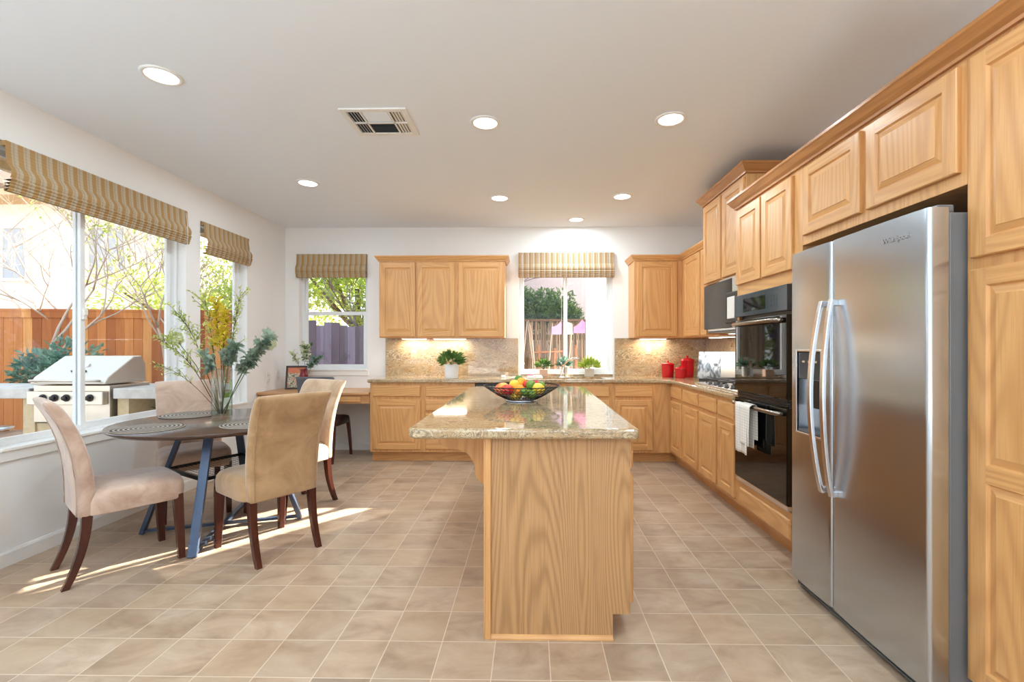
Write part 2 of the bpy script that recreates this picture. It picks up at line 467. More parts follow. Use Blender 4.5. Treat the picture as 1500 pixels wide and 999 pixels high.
# ------------------------------------------------------------------ mesh builder
class MB:
    def __init__(s):
        s.v = []; s.f = []; s.mi = []; s.sm = []
    def add(s, vs, fs, mi=0, smooth=False):
        o = len(s.v)
        s.v += [tuple(v) for v in vs]
        for f in fs:
            s.f.append([i + o for i in f]); s.mi.append(mi); s.sm.append(smooth)
        return s
    def box(s, x0, x1, y0, y1, z0, z1, mi=0):
        if x0 > x1: x0, x1 = x1, x0
        if y0 > y1: y0, y1 = y1, y0
        if z0 > z1: z0, z1 = z1, z0
        vs = [(x0, y0, z0), (x1, y0, z0), (x1, y1, z0), (x0, y1, z0), (x0, y0, z1), (x1, y0, z1), (x1, y1, z1), (x0, y1, z1)]
        return s.add(vs, [(3, 2, 1, 0), (4, 5, 6, 7), (0, 1, 5, 4), (1, 2, 6, 5), (2, 3, 7, 6), (3, 0, 4, 7)], mi)
    def prism(s, poly, a, b, axis='z', mi=0, smooth=False):
        """poly: 2D points; extruded along axis from a to b. axis z:(x,y) y:(x,z) x:(y,z)"""
        def P(p, t):
            return {'z': (p[0], p[1], t), 'y': (p[0], t, p[1]), 'x': (t, p[0], p[1])}[axis]
        n = len(poly)
        vs = [P(p, a) for p in poly] + [P(p, b) for p in poly]
        s.add(vs, [tuple(range(n - 1, -1, -1)), tuple(range(n, 2 * n))], mi)
        o = len(s.v) - 2 * n
        for i in range(n):
            j = (i + 1) % n
            s.f.append([o + i, o + j, o + n + j, o + n + i]); s.mi.append(mi); s.sm.append(smooth)
        return s
    def lathe(s, prof, c=(0, 0, 0), n=28, mi=0, smooth=True, cap=True):
        vs = []; fs = []
        for (r, z) in prof:
            for i in range(n):
                a = 2 * pi * i / n
                vs.append((c[0] + r * cos(a), c[1] + r * sin(a), c[2] + z))
        m = len(prof)
        for k in range(m - 1):
            for i in range(n):
                j = (i + 1) % n
                fs.append((k * n + i, k * n + j, (k + 1) * n + j, (k + 1) * n + i))
        s.add(vs, fs, mi, smooth)
        if cap:
            o = len(s.v) - len(vs)
            s.f.append([o + i for i in range(n - 1, -1, -1)]); s.mi.append(mi); s.sm.append(False)
            s.f.append([o + (m - 1) * n + i for i in range(n)]); s.mi.append(mi); s.sm.append(False)
        return s
    def tube(s, pts, r, n=8, mi=0, smooth=True):
        pts = [Vector(p) for p in pts]
        rs = r if isinstance(r, (list, tuple)) else [r] * len(pts)
        vs = []; fs = []
        up = None
        for i, p in enumerate(pts):
            d = (pts[min(i + 1, len(pts) - 1)] - pts[max(i - 1, 0)])
            if d.length < 1e-9: d = Vector((0, 0, 1))
            d.normalize()
            if up is None:
                up = Vector((0, 0, 1)) if abs(d.z) < 0.9 else Vector((1, 0, 0))
            u = d.cross(up)
            if u.length < 1e-6: u = d.cross(Vector((0, 1, 0)))
            u.normalize(); w = u.cross(d).normalized(); up = w
            for k in range(n):
                a = 2 * pi * k / n
                vs.append(p + (u * cos(a) + w * sin(a)) * rs[i])
        for i in range(len(pts) - 1):
            for k in range(n):
                j = (k + 1) % n
                fs.append((i * n + k, i * n + j, (i + 1) * n + j, (i + 1) * n + k))
        fs.append(tuple(range(n - 1, -1, -1)))
        fs.append(tuple((len(pts) - 1) * n + i for i in range(n)))
        return s.add(vs, fs, mi, smooth)
    def bar(s, a, b, w, h, mi=0, up=(0, 0, 1)):
        """rectangular bar between two points"""
        a = Vector(a); b = Vector(b); d = (b - a).normalized()
        u = d.cross(Vector(up))
        if u.length < 1e-6: u = d.cross(Vector((1, 0, 0)))
        u.normalize(); w2 = u.cross(d).normalized()
        vs = []
        for p in (a, b):
            for (i, j) in ((-1, -1), (1, -1), (1, 1), (-1, 1)):
                vs.append(p + u * (i * w / 2) + w2 * (j * h / 2))
        return s.add(vs, [(3, 2, 1, 0), (4, 5, 6, 7), (0, 1, 5, 4), (1, 2, 6, 5), (2, 3, 7, 6), (3, 0, 4, 7)], mi)
    def ball(s, c, r, n=14, m=10, mi=0, sc=(1, 1, 1), rot=None):
        vs = []; fs = []
        R = rot or Matrix.Identity(3)
        for i in range(m + 1):
            t = pi * i / m
            for k in range(n):
                a = 2 * pi * k / n
                q = R @ Vector((r * sc[0] * sin(t) * cos(a), r * sc[1] * sin(t) * sin(a), r * sc[2] * cos(t)))
                vs.append(q + Vector(c))
        for i in range(m):
            for k in range(n):
                j = (k + 1) % n
                fs.append((i * n + k, (i + 1) * n + k, (i + 1) * n + j, i * n + j))
        return s.add(vs, fs, mi, True)
    def leaf(s, p, d, L, W, mi=0, nrm=None, fold=0.25):
        p = Vector(p); d = Vector(d).normalized()
        up = Vector(nrm) if nrm is not None else Vector((random.uniform(-1, 1), random.uniform(-1, 1), random.uniform(-.2, 1)))
        u = d.cross(up)
        if u.length < 1e-5: u = d.cross(Vector((1, 0, 0.1)))
        u.normalize(); w = u.cross(d)
        a = p; b = p + d * L * 0.45 + u * W / 2 + w * W * fold; c = p + d * L; e = p + d * L * 0.45 - u * W / 2 + w * W * fold
        m = p + d * L * 0.5
        return s.add([a, b, c, e, m], [(0, 1, 4), (1, 2, 4), (2, 3, 4), (3, 0, 4)], mi)
    def build(s, name, mats, parent=None, bevel=0.0, seg=2, loc=None, subsurf=0):
        me = bpy.data.meshes.new(name)
        if parent is not None:
            o3 = Vector(parent['_o']) if '_o' in parent else Vector((0, 0, 0))
        else:
            o3 = Vector(loc) if loc is not None else Vector((0, 0, 0))
        me.from_pydata([tuple(Vector(v) - o3) for v in s.v], [], s.f)
        if not isinstance(mats, (list, tuple)): mats = [mats]
        for m in mats: me.materials.append(M[m] if isinstance(m, str) else m)
        me.polygons.foreach_set('material_index', s.mi)
        me.polygons.foreach_set('use_smooth', s.sm)
        me.update()
        bm = bmesh.new(); bm.from_mesh(me)
        bmesh.ops.recalc_face_normals(bm, faces=bm.faces)
        bm.to_mesh(me); bm.free()
        o = bpy.data.objects.new(name, me)
        C.objects.link(o)
        if parent is not None:
            o.parent = parent
            o['_o'] = tuple(o3)
        elif loc is not None:
            o.location = loc
        if bevel > 0:
            md = o.modifiers.new('bevel', 'BEVEL'); md.width = bevel; md.segments = seg; md.limit_method = 'ANGLE'
            md.angle_limit = radians(40); md.harden_normals = False
        if subsurf:
            md = o.modifiers.new('sub', 'SUBSURF'); md.levels = subsurf; md.render_levels = subsurf
        return o

def tag(o, label, cat, group=None):
    o['label'] = label; o['category'] = cat
    if group: o['group'] = group
    return o
def struct(o):
    o['kind'] = 'structure'; return o
def thing(name, loc, label=None, cat=None, group=None, rz=0.0, local=False):
    """Empty at a thing's base. Parts are given in world coordinates unless local."""
    o = bpy.data.objects.new(name, None)
    C.objects.link(o); o.location = loc; o.rotation_euler = (0, 0, rz)
    o['_o'] = (0, 0, 0) if local else tuple(loc)
    if label: tag(o, label, cat, group)
    return o
def copy_tree(o, parent=None):
    c = o.copy(); C.objects.link(c)
    if parent is not None: c.parent = parent
    for ch in [x for x in C.objects if x.parent == o]:
        copy_tree(ch, c)
    return c

# raised panel fronts -----------------------------------------------------------
BACKF = dict(U=(1, 0, 0), N=(0, -1, 0), h='oak_x')
RIGHTF = dict(U=(0, -1, 0), N=(-1, 0, 0), h='oak_y')
ISLF = dict(U=(0, 1, 0), N=(1, 0, 0), h='oak_y')
def panel_door(parent, P, w, h, F, name='door', th=0.02, stile=0.058, splits=()):
    """framed door with raised panel(s). P lower left corner on the cabinet face plane."""
    U = Vector(F['U']); N = Vector(F['N']); V = Vector((0, 0, 1)); P = Vector(P)
    mb = MB()
    def pt(u, v, d): return P + U * u + V * v + N * d
    def ring(a, b):
        # a, b: (u0,u1,v0,v1,d); faces: bottom,right,top,left
        A = [pt(a[0], a[2], a[4]), pt(a[1], a[2], a[4]), pt(a[1], a[3], a[4]), pt(a[0], a[3], a[4])]
        B = [pt(b[0], b[2], b[4]), pt(b[1], b[2], b[4]), pt(b[1], b[3], b[4]), pt(b[0], b[3], b[4])]
        for i in range(4):
            j = (i + 1) % 4
            mb.add([A[i], A[j], B[j], B[i]], [(0, 1, 2, 3)], 1 if i in (0, 2) else 0)
    e = 0.004
    r0 = (0, w, 0, h, 0.0); r1 = (0, w, 0, h, th - e); r2 = (e, w - e, e, h - e, th)
    ring(r0, r1); ring(r1, r2)
    mb.add([pt(0, 0, 0), pt(w, 0, 0), pt(w, h, 0), pt(0, h, 0)], [(3, 2, 1, 0)], 0)
    vs = [e] + [s for s in splits for s in (s - stile / 2, s + stile / 2)] + [h - e]
    opens = []
    vb = stile
    for sp in splits:
        opens.append((vb, sp - stile / 2)); vb = sp + stile / 2
    opens.append((vb, h - stile))
    # stiles (left and right) and rails as flat faces
    q = lambda u0, u1, v0, v1, mi: mb.add([pt(u0, v0, th), pt(u1, v0, th), pt(u1, v1, th), pt(u0, v1, th)], [(0, 1, 2, 3)], mi)
    q(e, stile, e, h - e, 0); q(w - stile, w - e, e, h - e, 0)
    prev = e
    for (a, b) in opens:
        q(stile, w - stile, prev, a, 1); prev = b
    q(stile, w - stile, prev, h - e, 1)
    for (a, b) in opens:
        o0 = (stile, w - stile, a, b, th)
        g = 0.006; sl = min(0.022, (w - 2 * stile) * 0.22)
        o1 = (stile + g, w - stile - g, a + g, b - g, th - 0.009)
        o1b = (stile + g + 0.004, w - stile - g - 0.004, a + g + 0.004, b - g - 0.004, th - 0.009)
        o2 = (o1b[0] + sl, o1b[1] - sl, o1b[2] + sl, o1b[3] - sl, th - 0.002)
        o3 = (o2[0] + 0.002, o2[1] - 0.002, o2[2] + 0.002, o2[3] - 0.002, th)
        ring(o0, o1); ring(o1, o1b); ring(o1b, o2); ring(o2, o3)
        mb.add([pt(o3[0], o3[2], th), pt(o3[1], o3[2], th), pt(o3[1], o3[3], th), pt(o3[0], o3[3], th)], [(0, 1, 2, 3)], 0)
    return mb.build(name, ['oak_z', F['h']], parent)
def slab_front(parent, P, w, h, F, name='drawer', th=0.02):
    U = Vector(F['U']); N = Vector(F['N']); V = Vector((0, 0, 1)); P = Vector(P)
    mb = MB()
    def pt(u, v, d): return P + U * u + V * v + N * d
    L = [(0, 0.0), (0, th - 0.009), (0.004, th - 0.006), (0.009, th)]
    loops = []
    for (i, d) in L:
        loops.append([pt(i, i, d), pt(w - i, i, d), pt(w - i, h - i, d), pt(i, h - i, d)])
    for a, b in zip(loops, loops[1:]):
        for i in range(4):
            j = (i + 1) % 4
            mb.add([a[i], a[j], b[j], b[i]], [(0, 1, 2, 3)])
    mb.add(loops[-1], [(0, 1, 2, 3)]); mb.add(loops[0], [(3, 2, 1, 0)])
    return mb.build(name, [F['h']], parent)

def sweep(mb, path, prof, side=1, mi=0):
    """sweep profile [(offset outward, z)] along XY path, mitred; mi may be a list per segment"""
    n = len(path); rings = []
    for i in range(n):
        p = Vector(path[i])
        d0 = (Vector(path[i]) - Vector(path[i - 1])).normalized() if i > 0 else None
        d1 = (Vector(path[i + 1]) - Vector(path[i])).normalized() if i < n - 1 else None
        nn = [Vector((d.y, -d.x)) * side for d in (d0, d1) if d is not None]
        m = sum(nn, Vector((0, 0))); m.normalize()
        k = 1.0 / max(0.2, m.dot(nn[0]))
        rings.append([(p.x + m.x * o * k, p.y + m.y * o * k, z) for (o, z) in prof])
    K = len(prof)
    for i in range(n - 1):
        vs = rings[i] + rings[i + 1]
        mb.add(vs, [(k, (k + 1) % K, K + (k + 1) % K, K + k) for k in range(K)], mi[i] if isinstance(mi, (list, tuple)) else mi)
    mb.add(rings[0], [tuple(range(K - 1, -1, -1))]); mb.add(rings[-1], [tuple(range(K))])
    return mb

# ------------------------------------------------------------------ the room
XL, XR, YB, YR, H = -3.04, 2.14, 5.74, -4.2, 2.74
TW = 0.15
W1 = (2.62, 4.07, 0.665, 2.46)      # left wall, big window (y0,y1,z0,z1)
W2 = (4.25, 4.955, 0.665, 2.43)     # left wall, narrow window
W3 = (-2.87, -2.02, 0.975, 2.41)    # back wall, left (x0,x1,z0,z1)
W4 = (-0.145, 1.0, 0.935, 2.415)    # back wall, right
PD = (-3.4, -0.2, 0.03, 2.35)        # unseen glazed patio door, added on the left wall to let in light
RD = (-2.7, 1.8, 0.05, 2.45)          # unseen wide rear glazing, added for cool fill light

def wall_with_openings(name, axis, w0, w1, a0, a1, z0, z1, opens, mat):
    """wall slab; axis 'y' runs along Y (w0..w1 in X), axis 'x' runs along X (w0..w1 in Y)"""
    mb = MB()
    def bx(p0, p1, q0, q1):
        if p1 - p0 < 1e-6 or q1 - q0 < 1e-6: return
        if axis == 'y': mb.box(w0, w1, p0, p1, q0, q1)
        else: mb.box(p0, p1, w0, w1, q0, q1)
    cur = a0
    for (b0, b1, c0, c1) in sorted(opens):
        bx(cur, b0, z0, z1); bx(b0, b1, z0, c0); bx(b0, b1, c1, z1); cur = b1
    bx(cur, a1, z0, z1)
    return struct(mb.build(name, mat))

fl = MB(); fl.box(XL - TW, XR + TW, YR - TW, YB + TW, -0.12, 0.0)
struct(fl.build('floor', 'floor'))
ce = MB(); ce.box(XL - TW, XR + TW, YR - TW, YB + TW, H, H + 0.15)
struct(ce.build('ceiling', 'ceil'))
wall_with_openings('wall_left', 'y', XL - TW, XL, YR - TW, YB + TW, 0, H, [PD, W1, W2], 'wall')
wall_with_openings('wall_back', 'x', YB, YB + TW, XL, XR, 0, H, [W3, W4], 'wall')
wall_with_openings('wall_right', 'y', XR, XR + TW, YR - TW, YB + TW, 0, H, [], 'wall')
wall_with_openings('wall_rear', 'x', YR - TW, YR, XL, XR, 0, H, [RD], 'wall')

def baseboard(name, pts):
    mb = MB(); sweep(mb, pts, [(0, 0), (0.014, 0), (0.014, 0.075), (0.008, 0.09), (0, 0.09)])
    return struct(mb.build(name, 'white'))
baseboard('baseboard_left', [(XL, PD[1] + 0.1), (XL, YB)])
baseboard('baseboard_back', [(XL + 0.014, YB), (-1.785, YB)])
baseboard('baseboard_rear', [(XR, YR), (XL, YR)])

def bxa(mb, axis, a0, a1, d0, d1, z0, z1, mi=0):
    if axis == 'y': mb.box(d0, d1, a0, a1, z0, z1, mi)
    else: mb.box(a0, a1, d0, d1, z0, z1, mi)

def frame_rect(mb, axis, a0, a1, z0, z1, d0, d1, w, mi=0):
    bxa(mb, axis, a0, a0 + w, d0, d1, z0, z1, mi); bxa(mb, axis, a1 - w, a1, d0, d1, z0, z1, mi)
    bxa(mb, axis, a0 + w, a1 - w, d0, d1, z0, z0 + w, mi); bxa(mb, axis, a0 + w, a1 - w, d0, d1, z1 - w, z1, mi)

def window(n, axis, a0, a1, z0, z1, din, sashes, latch=None):
    """din: inner plane of the vinyl frame, sign gives outward direction; sashes: list of (a0,a1,z0,z1,offset,width)"""
    sgn = -1 if axis == 'y' else 1
    e = thing('window_%d' % n, ((din, (a0 + a1) / 2, z0) if axis == 'y' else ((a0 + a1) / 2, din, z0)))
    e['kind'] = 'structure'
    mb = MB(); frame_rect(mb, axis, a0, a1, z0, z1, din, din + sgn * 0.065, 0.032)
    mb.build('window_frame', 'vinyl', e, bevel=0.003)
    for (b0, b1, c0, c1, off, w) in sashes:
        s = MB(); frame_rect(s, axis, b0, b1, c0, c1, din + sgn * (0.006 + off), din + sgn * (0.03 + off), w)
        so = s.build('sash', 'vinyl', e, bevel=0.003)
        g = MB(); d = din + sgn * (0.018 + off)
        bxa(g, axis, b0 + w - 0.002, b1 - w + 0.002, d, d + sgn * 0.004, c0 + w - 0.002, c1 - w + 0.002)
        g.build('glass', 'glass', so)
    if latch:
        l = MB(); (la, lz) = latch
        bxa(l, axis, la - 0.012, la + 0.012, din - sgn * 0.012, din + sgn * 0.008, lz - 0.04, lz + 0.04)
        bxa(l, axis, la - 0.02, la + 0.008, din - sgn * 0.022, din - sgn * 0.010, lz - 0.012, lz + 0.03)
        l.build('latch', 'plastic_white', e, bevel=0.004)
    return e
# left wall windows
di = XL - 0.075
y0, y1, z0, z1 = W1
m = 3.205
window(1, 'y', y0, y1, z0, z1, di, [(y0 + 0.03, m + 0.02, z0 + 0.03, z1 - 0.03, 0.0, 0.035), (m - 0.02, y1 - 0.03, z0 + 0.03, z1 - 0.03, 0.03, 0.045)], latch=(m + 0.005, 1.50))
y0, y1, z0, z1 = W2
window(2, 'y', y0, y1, z0, z1, di, [(y0 + 0.03, y1 - 0.03, z0 + 0.03, z1 - 0.03, 0.0, 0.05)])
# back windows
di = YB + 0.07
x0, x1, z0, z1 = W3
zm = 1.69
window(3, 'x', x0, x1, z0, z1, di, [(x0 + 0.03, x1 - 0.03, z0 + 0.03, zm + 0.02, 0.0, 0.045), (x0 + 0.03, x1 - 0.03, zm - 0.02, z1 - 0.03, 0.03, 0.03)])
x0, x1, z0, z1 = W4
xm = 0.42
w4 = window(4, 'x', x0, x1, z0, z1, di, [(x0 + 0.03, xm + 0.03, z0 + 0.03, z1 - 0.03, 0.0, 0.026), (xm - 0.015, x1 - 0.03, z0 + 0.03, z1 - 0.03, 0.03, 0.03)])
s = MB(); s.box(0.685, x1 - 0.04, di + 0.069, di + 0.071, z0 + 0.04, z1 - 0.04)
s.build('insect_screen', 'screen', w4)
y0, y1, z0, z1 = PD
window(5, 'y', y0, y1, z0, z1, XL - 0.06, [(y0 + 0.03, (y0 + y1) / 2 + 0.04, z0 + 0.03, z1 - 0.03, 0.0, 0.06), ((y0 + y1) / 2 - 0.04, y1 - 0.03, z0 + 0.03, z1 - 0.03, 0.03, 0.06)])
mb = MB()
x0, x1, z0, z1 = RD
e = thing('window_6', ((x0 + x1) / 2, YR, z0)); e['kind'] = 'structure'  # rear glazing added as fill from behind the viewer
frame_rect(mb, 'x', x0, x1, z0, z1, YR - 0.12, YR - 0.06, 0.05)
mb.box(-0.48, -0.42, YR - 0.11, YR - 0.07, z0, z1)
mb.build('window_frame', 'vinyl', e)
g = MB(); g.box(x0 + .05, x1 - .05, YR - 0.092, YR - 0.088, z0 + .05, z1 - .05); g.build('glass', 'glass', e)

# painted stools under the windows
for i, (a, wv) in enumerate((('y', W1), ('y', W2), ('x', W3))):
    mb = MB()
    if a == 'y':
        mb.box(XL - 0.075, XL + 0.022, wv[0] - 0.0, wv[1] + 0.0, wv[2] - 0.0, wv[2] + 0.02)
        mb.box(XL, XL + 0.012, wv[0] - 0.02, wv[1] + 0.02, wv[2] - 0.06, wv[2])
    else:
        mb.box(wv[0], wv[1], YB - 0.022, YB + 0.07, wv[2], wv[2] + 0.02)
        mb.box(wv[0] - 0.02, wv[1] + 0.02, YB - 0.012, YB, wv[2] - 0.06, wv[2])
    struct(mb.build('trim_%d' % (i + 1), 'white', bevel=0.004))

# ------------------------------------------------------------------ ceiling lamps and vent
LG = 'recessed downlights in the ceiling'
lamps = [(-2.0, 2.50, 'recessed ceiling downlight at the far left, nearest the large left window'),
         (-0.30, 3.06, 'recessed ceiling downlight just right of the air vent'),
         (0.90, 3.03, 'recessed ceiling downlight nearest the refrigerator'),
         (-2.0, 4.16, 'recessed ceiling downlight over the far side of the dining table'),
         (-0.31, 4.61, 'recessed ceiling downlight over the far end of the island, middle of its row'),
         (0.89, 4.58, 'recessed ceiling downlight near the tall cabinet over the microwave'),
         (0.52, 5.40, 'small-looking ceiling downlight directly in front of the sink window')]
rear = [(-2.0, 0.6), (-0.3, 0.9), (0.9, 0.9), (-2.0, -1.6), (-0.3, -1.6), (0.9, -1.6)]  # unseen downlights added behind the viewer to brighten the room
def downlight(x, y, label=None):
    t = thing('ceiling_downlight', (x, y, H), label, 'ceiling light', LG)
    mb = MB(); mb.lathe([(0.098, 0.0), (0.098, -0.004), (0.09, -0.009), (0.078, -0.008), (0.076, -0.003), (0.076, 0.0)], (x, y, H), 32)
    mb.build('trim_ring', 'white', t)
    mb = MB(); mb.lathe([(0.0765, -0.001), (0.074, -0.0065), (0.05, -0.0085), (0.002, -0.009)], (x, y, H), 32)
    mb.build('diffuser', 'lamp', t)
    ld = bpy.data.lights.new('downlight_lamp', 'AREA'); ld.shape = 'DISK'; ld.size = 0.15; ld.energy = DOWNLIGHT_W
    ld.color = (0.79, 0.93, 1.0)
    lo = bpy.data.objects.new('downlight_lamp', ld); C.objects.link(lo); lo.location = (0, 0, -0.012); lo.parent = t
    return t
for (x, y, lb) in lamps: downlight(x, y, lb)
for (x, y) in rear: downlight(x, y, 'added unseen ceiling downlight behind the viewer, for fill')

# unseen uplights added behind the viewer to brighten the ceiling
for (x, y, lb) in ((-2.3, -0.4, 'added fill uplight behind the viewer on the window side'), (1.5, -1.0, 'added fill uplight behind the viewer on the right'), (-0.4, -2.6, 'added fill uplight at the rear of the room')):
    t = thing('fill_uplight', (x, y, 0), lb, 'fill light', 'added fill uplights behind the viewer')
    mb = MB(); mb.lathe([(0.14, 0), (0.14, .012), (0.02, .03)], (x, y, 0), 28); mb.build('base', 'leg_black', t)
    mb = MB(); mb.tube([(x, y, .02), (x, y, 1.72)], .011, 10); mb.build('pole', 'leg_black', t)
    mb = MB(); mb.lathe([(0.02, 1.71), (0.10, 1.74), (0.17, 1.80), (0.165, 1.80), (0.09, 1.75), (0.001, 1.735)], (x, y, 0), 28, cap=False); mb.build('lamp_shade', 'white', t)
    ld = bpy.data.lights.new('fill_uplight_lamp', 'AREA'); ld.shape = 'DISK'; ld.size = 0.26; ld.energy = FILL_UPLIGHT_W; ld.color = (0.79, 0.93, 1.0)
    lo = bpy.data.objects.new('fill_uplight_lamp', ld); C.objects.link(lo); lo.parent = t; lo.location = (0, 0, 1.79); lo.rotation_euler = (pi, 0, 0)

vt = thing('ceiling_vent', (-0.98, 3.04, H), 'white square louvred air vent in the ceiling', 'vent')
mb = MB()
vx0, vx1, vy0, vy1 = -1.19, -0.77, 2.86, 3.22
z = H - 0.008
frame_rect(mb, 'x', vx0, vx1, 0, 1, 0, 1, 0.001) if False else None
def flat_frame(mb, x0, x1, y0, y1, w, z0, z1):
    mb.box(x0, x0 + w, y0, y1, z0, z1); mb.box(x1 - w, x1, y0, y1, z0, z1)
    mb.box(x0 + w, x1 - w, y0, y0 + w, z0, z1); mb.box(x0 + w, x1 - w, y1 - w, y1, z0, z1)
flat_frame(mb, vx0, vx1, vy0, vy1, 0.035, H - 0.010, H)
mb.box(vx0 + .035, vx1 - .035, 3.034, 3.05, H - 0.010, H)
for xx in (vx0 + 0.115, vx1 - 0.127): mb.box(xx, xx + 0.012, vy0 + .035, vy1 - .035, H - 0.010, H)
mb.build('vent_frame', 'white', vt, bevel=0.002)
mb = MB(); mb.box(vx0 + .03, vx1 - .03, vy0 + .03, vy1 - .03, H - 0.0015, H - 0.0005); mb.build('duct_shade', 'black', vt)  # black sheet stands in for the darkness inside the duct
for (ya, yb) in ((vy0 + 0.037, 3.032), (3.052, vy1 - 0.037)):
    far = ya > 3.04
    for k in range(7):
        yy = ya + (yb - ya) * (k + 0.5) / 7
        s = MB(); tilt = 0.008 if far else -0.008
        s.add([(vx0 + .13, yy - 0.003, H - 0.009), (vx1 - .13, yy - 0.003, H - 0.009), (vx1 - .13, yy + tilt, H - 0.002), (vx0 + .13, yy + tilt, H - 0.002)], [(0, 1, 2, 3)])
        s.build('louvre', 'white', vt)
    for (xa, sg) in ((vx0 + 0.037, -1), (vx1 - 0.113, 1)):
        for k in range(4):
            xx = xa + 0.076 * (k + 0.5) / 4
            s = MB()
            s.add([(xx, ya, H - 0.009), (xx, yb, H - 0.009), (xx + sg * 0.009, yb, H - 0.002), (xx + sg * 0.009, ya, H - 0.002)], [(0, 1, 2, 3)])
            s.build('louvre', 'white', vt)

# ------------------------------------------------------------------ roman blinds
def blind(loc, rz, w, label, matn='blind', top=0.0, drop=0.29, cord=0.5, cord_u=None):
    """local: x along width 0..w, -y into the room, z down from 0"""
    t = thing('roman_blind', loc, label, 'window blind', 'striped roman blinds', rz, local=True)
    mb = MB(); mb.box(0, w, -0.028, 0, -0.03, 0); mb.build('head_rail', matn, t, bevel=0.003)
    def sheet(prof, name):
        b = MB(); n = len(prof); th = 0.003
        pr = [(y, z) for y, z in prof] + [(y + th, z) for y, z in reversed(prof)]
        b.prism(pr, 0, w, 'x', smooth=False)
        return b.build(name, matn, t)
    k = drop / 0.29
    sheet([(-0.031, 0.0), (-0.033, -0.06 * k), (-0.040, -0.135 * k)], 'valance')
    # lower stack: a soft bulge and gathered pleats
    p = []
    for i in range(9):
        a = i / 8
        p.append((-0.038 - 0.030 * sin(a * pi * 0.75), (-0.128 - 0.085 * a) * k))
    sheet(p, 'fold')
    for j in range(4):
        zz = -0.213 * k - j * 0.018 * k
        sheet([(-0.060 + 0.004 * j, zz + 0.004), (-0.070 + 0.006 * j, zz - 0.010 * k), (-0.058 + 0.006 * j, zz - 0.022 * k), (-0.02, zz - 0.012 * k)], 'pleat')
    mb = MB(); mb.box(0.004, w - 0.004, -0.046, -0.014, -drop, -drop + 0.012); mb.build('bottom_bar', matn, t, bevel=0.003)
    if cord:
        u = cord_u if cord_u is not None else w - 0.06
        mb = MB(); mb.tube([(u, -0.062, -0.03), (u, -0.074, -0.12), (u + 0.002, -0.076, -drop * 0.8), (u, -0.07, -drop - cord)], 0.0022, 6)
        mb.build('pull_cord', 'plastic_white', t)
    return t
# left wall: local x -> world +Y needs rz=90deg; local -y -> world +x
blind((XL, W1[0] + 0.01, 2.455), radians(90), 1.42, 'long striped roman blind folded up over the large left window', cord=0.05)
blind((XL, W2[0] + 0.005, 2.42), radians(90), 0.69, 'short striped roman blind over the narrow left window', cord=0.05)
blind((-2.885, YB, 2.41), 0, 0.865, 'striped tan roman blind over the desk window', cord=0)
blind((-0.155, YB, 2.42), 0, 1.165, 'cream and rust striped roman blind over the sink window, lightened for its glow', 'blind_backlit', drop=0.305, cord=1.05, cord_u=0.045)

YW, XW = YB - 0.003, XR - 0.003
# ------------------------------------------------------------------ cabinets on the back wall
FB = 5.13          # base face plane, back wall
FU = 5.41          # upper face plane, back wall
FR = 1.53          # face plane, right wall base / tall
def upper_back(x0, x1, doors, label, z0=1.375, z1=2.27, g='upper cabinets'):
    t = thing('upper_cabinet', ((x0 + x1) / 2, FU, z0), label, 'cabinet', g)
    mb = MB(); mb.box(x0, x1, FU, YW, z0, z1); mb.build('body', 'oak_z', t, bevel=0.002)
    for (a, b) in doors: panel_door(t, (a, FU, z0 + 0.012), b - a, z1 - z0 - 0.035, BACKF)
    return t
upper_back(-1.765, -0.862, [(-1.752, -1.342), (-1.318, -0.884)], 'two-door oak upper cabinet left of the sink window')
upper_back(-0.862, -0.305, [(-0.842, -0.320)], 'single-door oak upper cabinet nearest the left side of the sink window')
CROWN = [(0, 0), (0.012, 0), (0.014, 0.010), (0.026, 0.022), (0.040, 0.044), (0.046, 0.050), (0.046, 0.062), (0, 0.062)]
def crown(path, z, label, mats=('crown_x', 'crown_y'), mi=0, k=1.0):
    mb = MB(); sweep(mb, path, [(a * k, z + b * k) for a, b in CROWN], mi=mi)
    o = mb.build('crown_molding', list(mats), None, loc=(path[0][0], path[0][1], z))
    return tag(o, label, 'crown molding')
crown([(-1.765, YW), (-1.765, FU), (-0.305, FU), (-0.305, YW)], 2.262, 'oak crown molding on top of the three-door upper cabinet run', ('oak_x', 'oak_y'), mi=[1, 0, 1])

# corner wall cabinets
t = upper_back(1.19, 1.735, [(1.222, 1.675)], 'oak corner upper cabinet right of the sink window, side panel showing')
t = thing('upper_cabinet', (1.75, 5.0, 1.375), 'narrow oak upper cabinet on the right wall in the corner, left of the microwave', 'cabinet', 'upper cabinets')
mb = MB(); mb.box(1.735, XW, 4.345, YW, 1.375, 2.27); mb.build('body', 'oak_z', t, bevel=0.002)
panel_door(t, (1.735, 5.30, 1.387), 0.50, 0.86, RIGHTF)
panel_door(t, (1.735, 4.77, 1.387), 0.40, 0.86, RIGHTF)
crown([(1.19, YW), (1.19, FU), (1.735, FU), (1.735, 4.35)], 2.262, 'oak crown molding above the corner upper cabinets', ('oak_x', 'oak_y'), mi=[1, 0, 1])

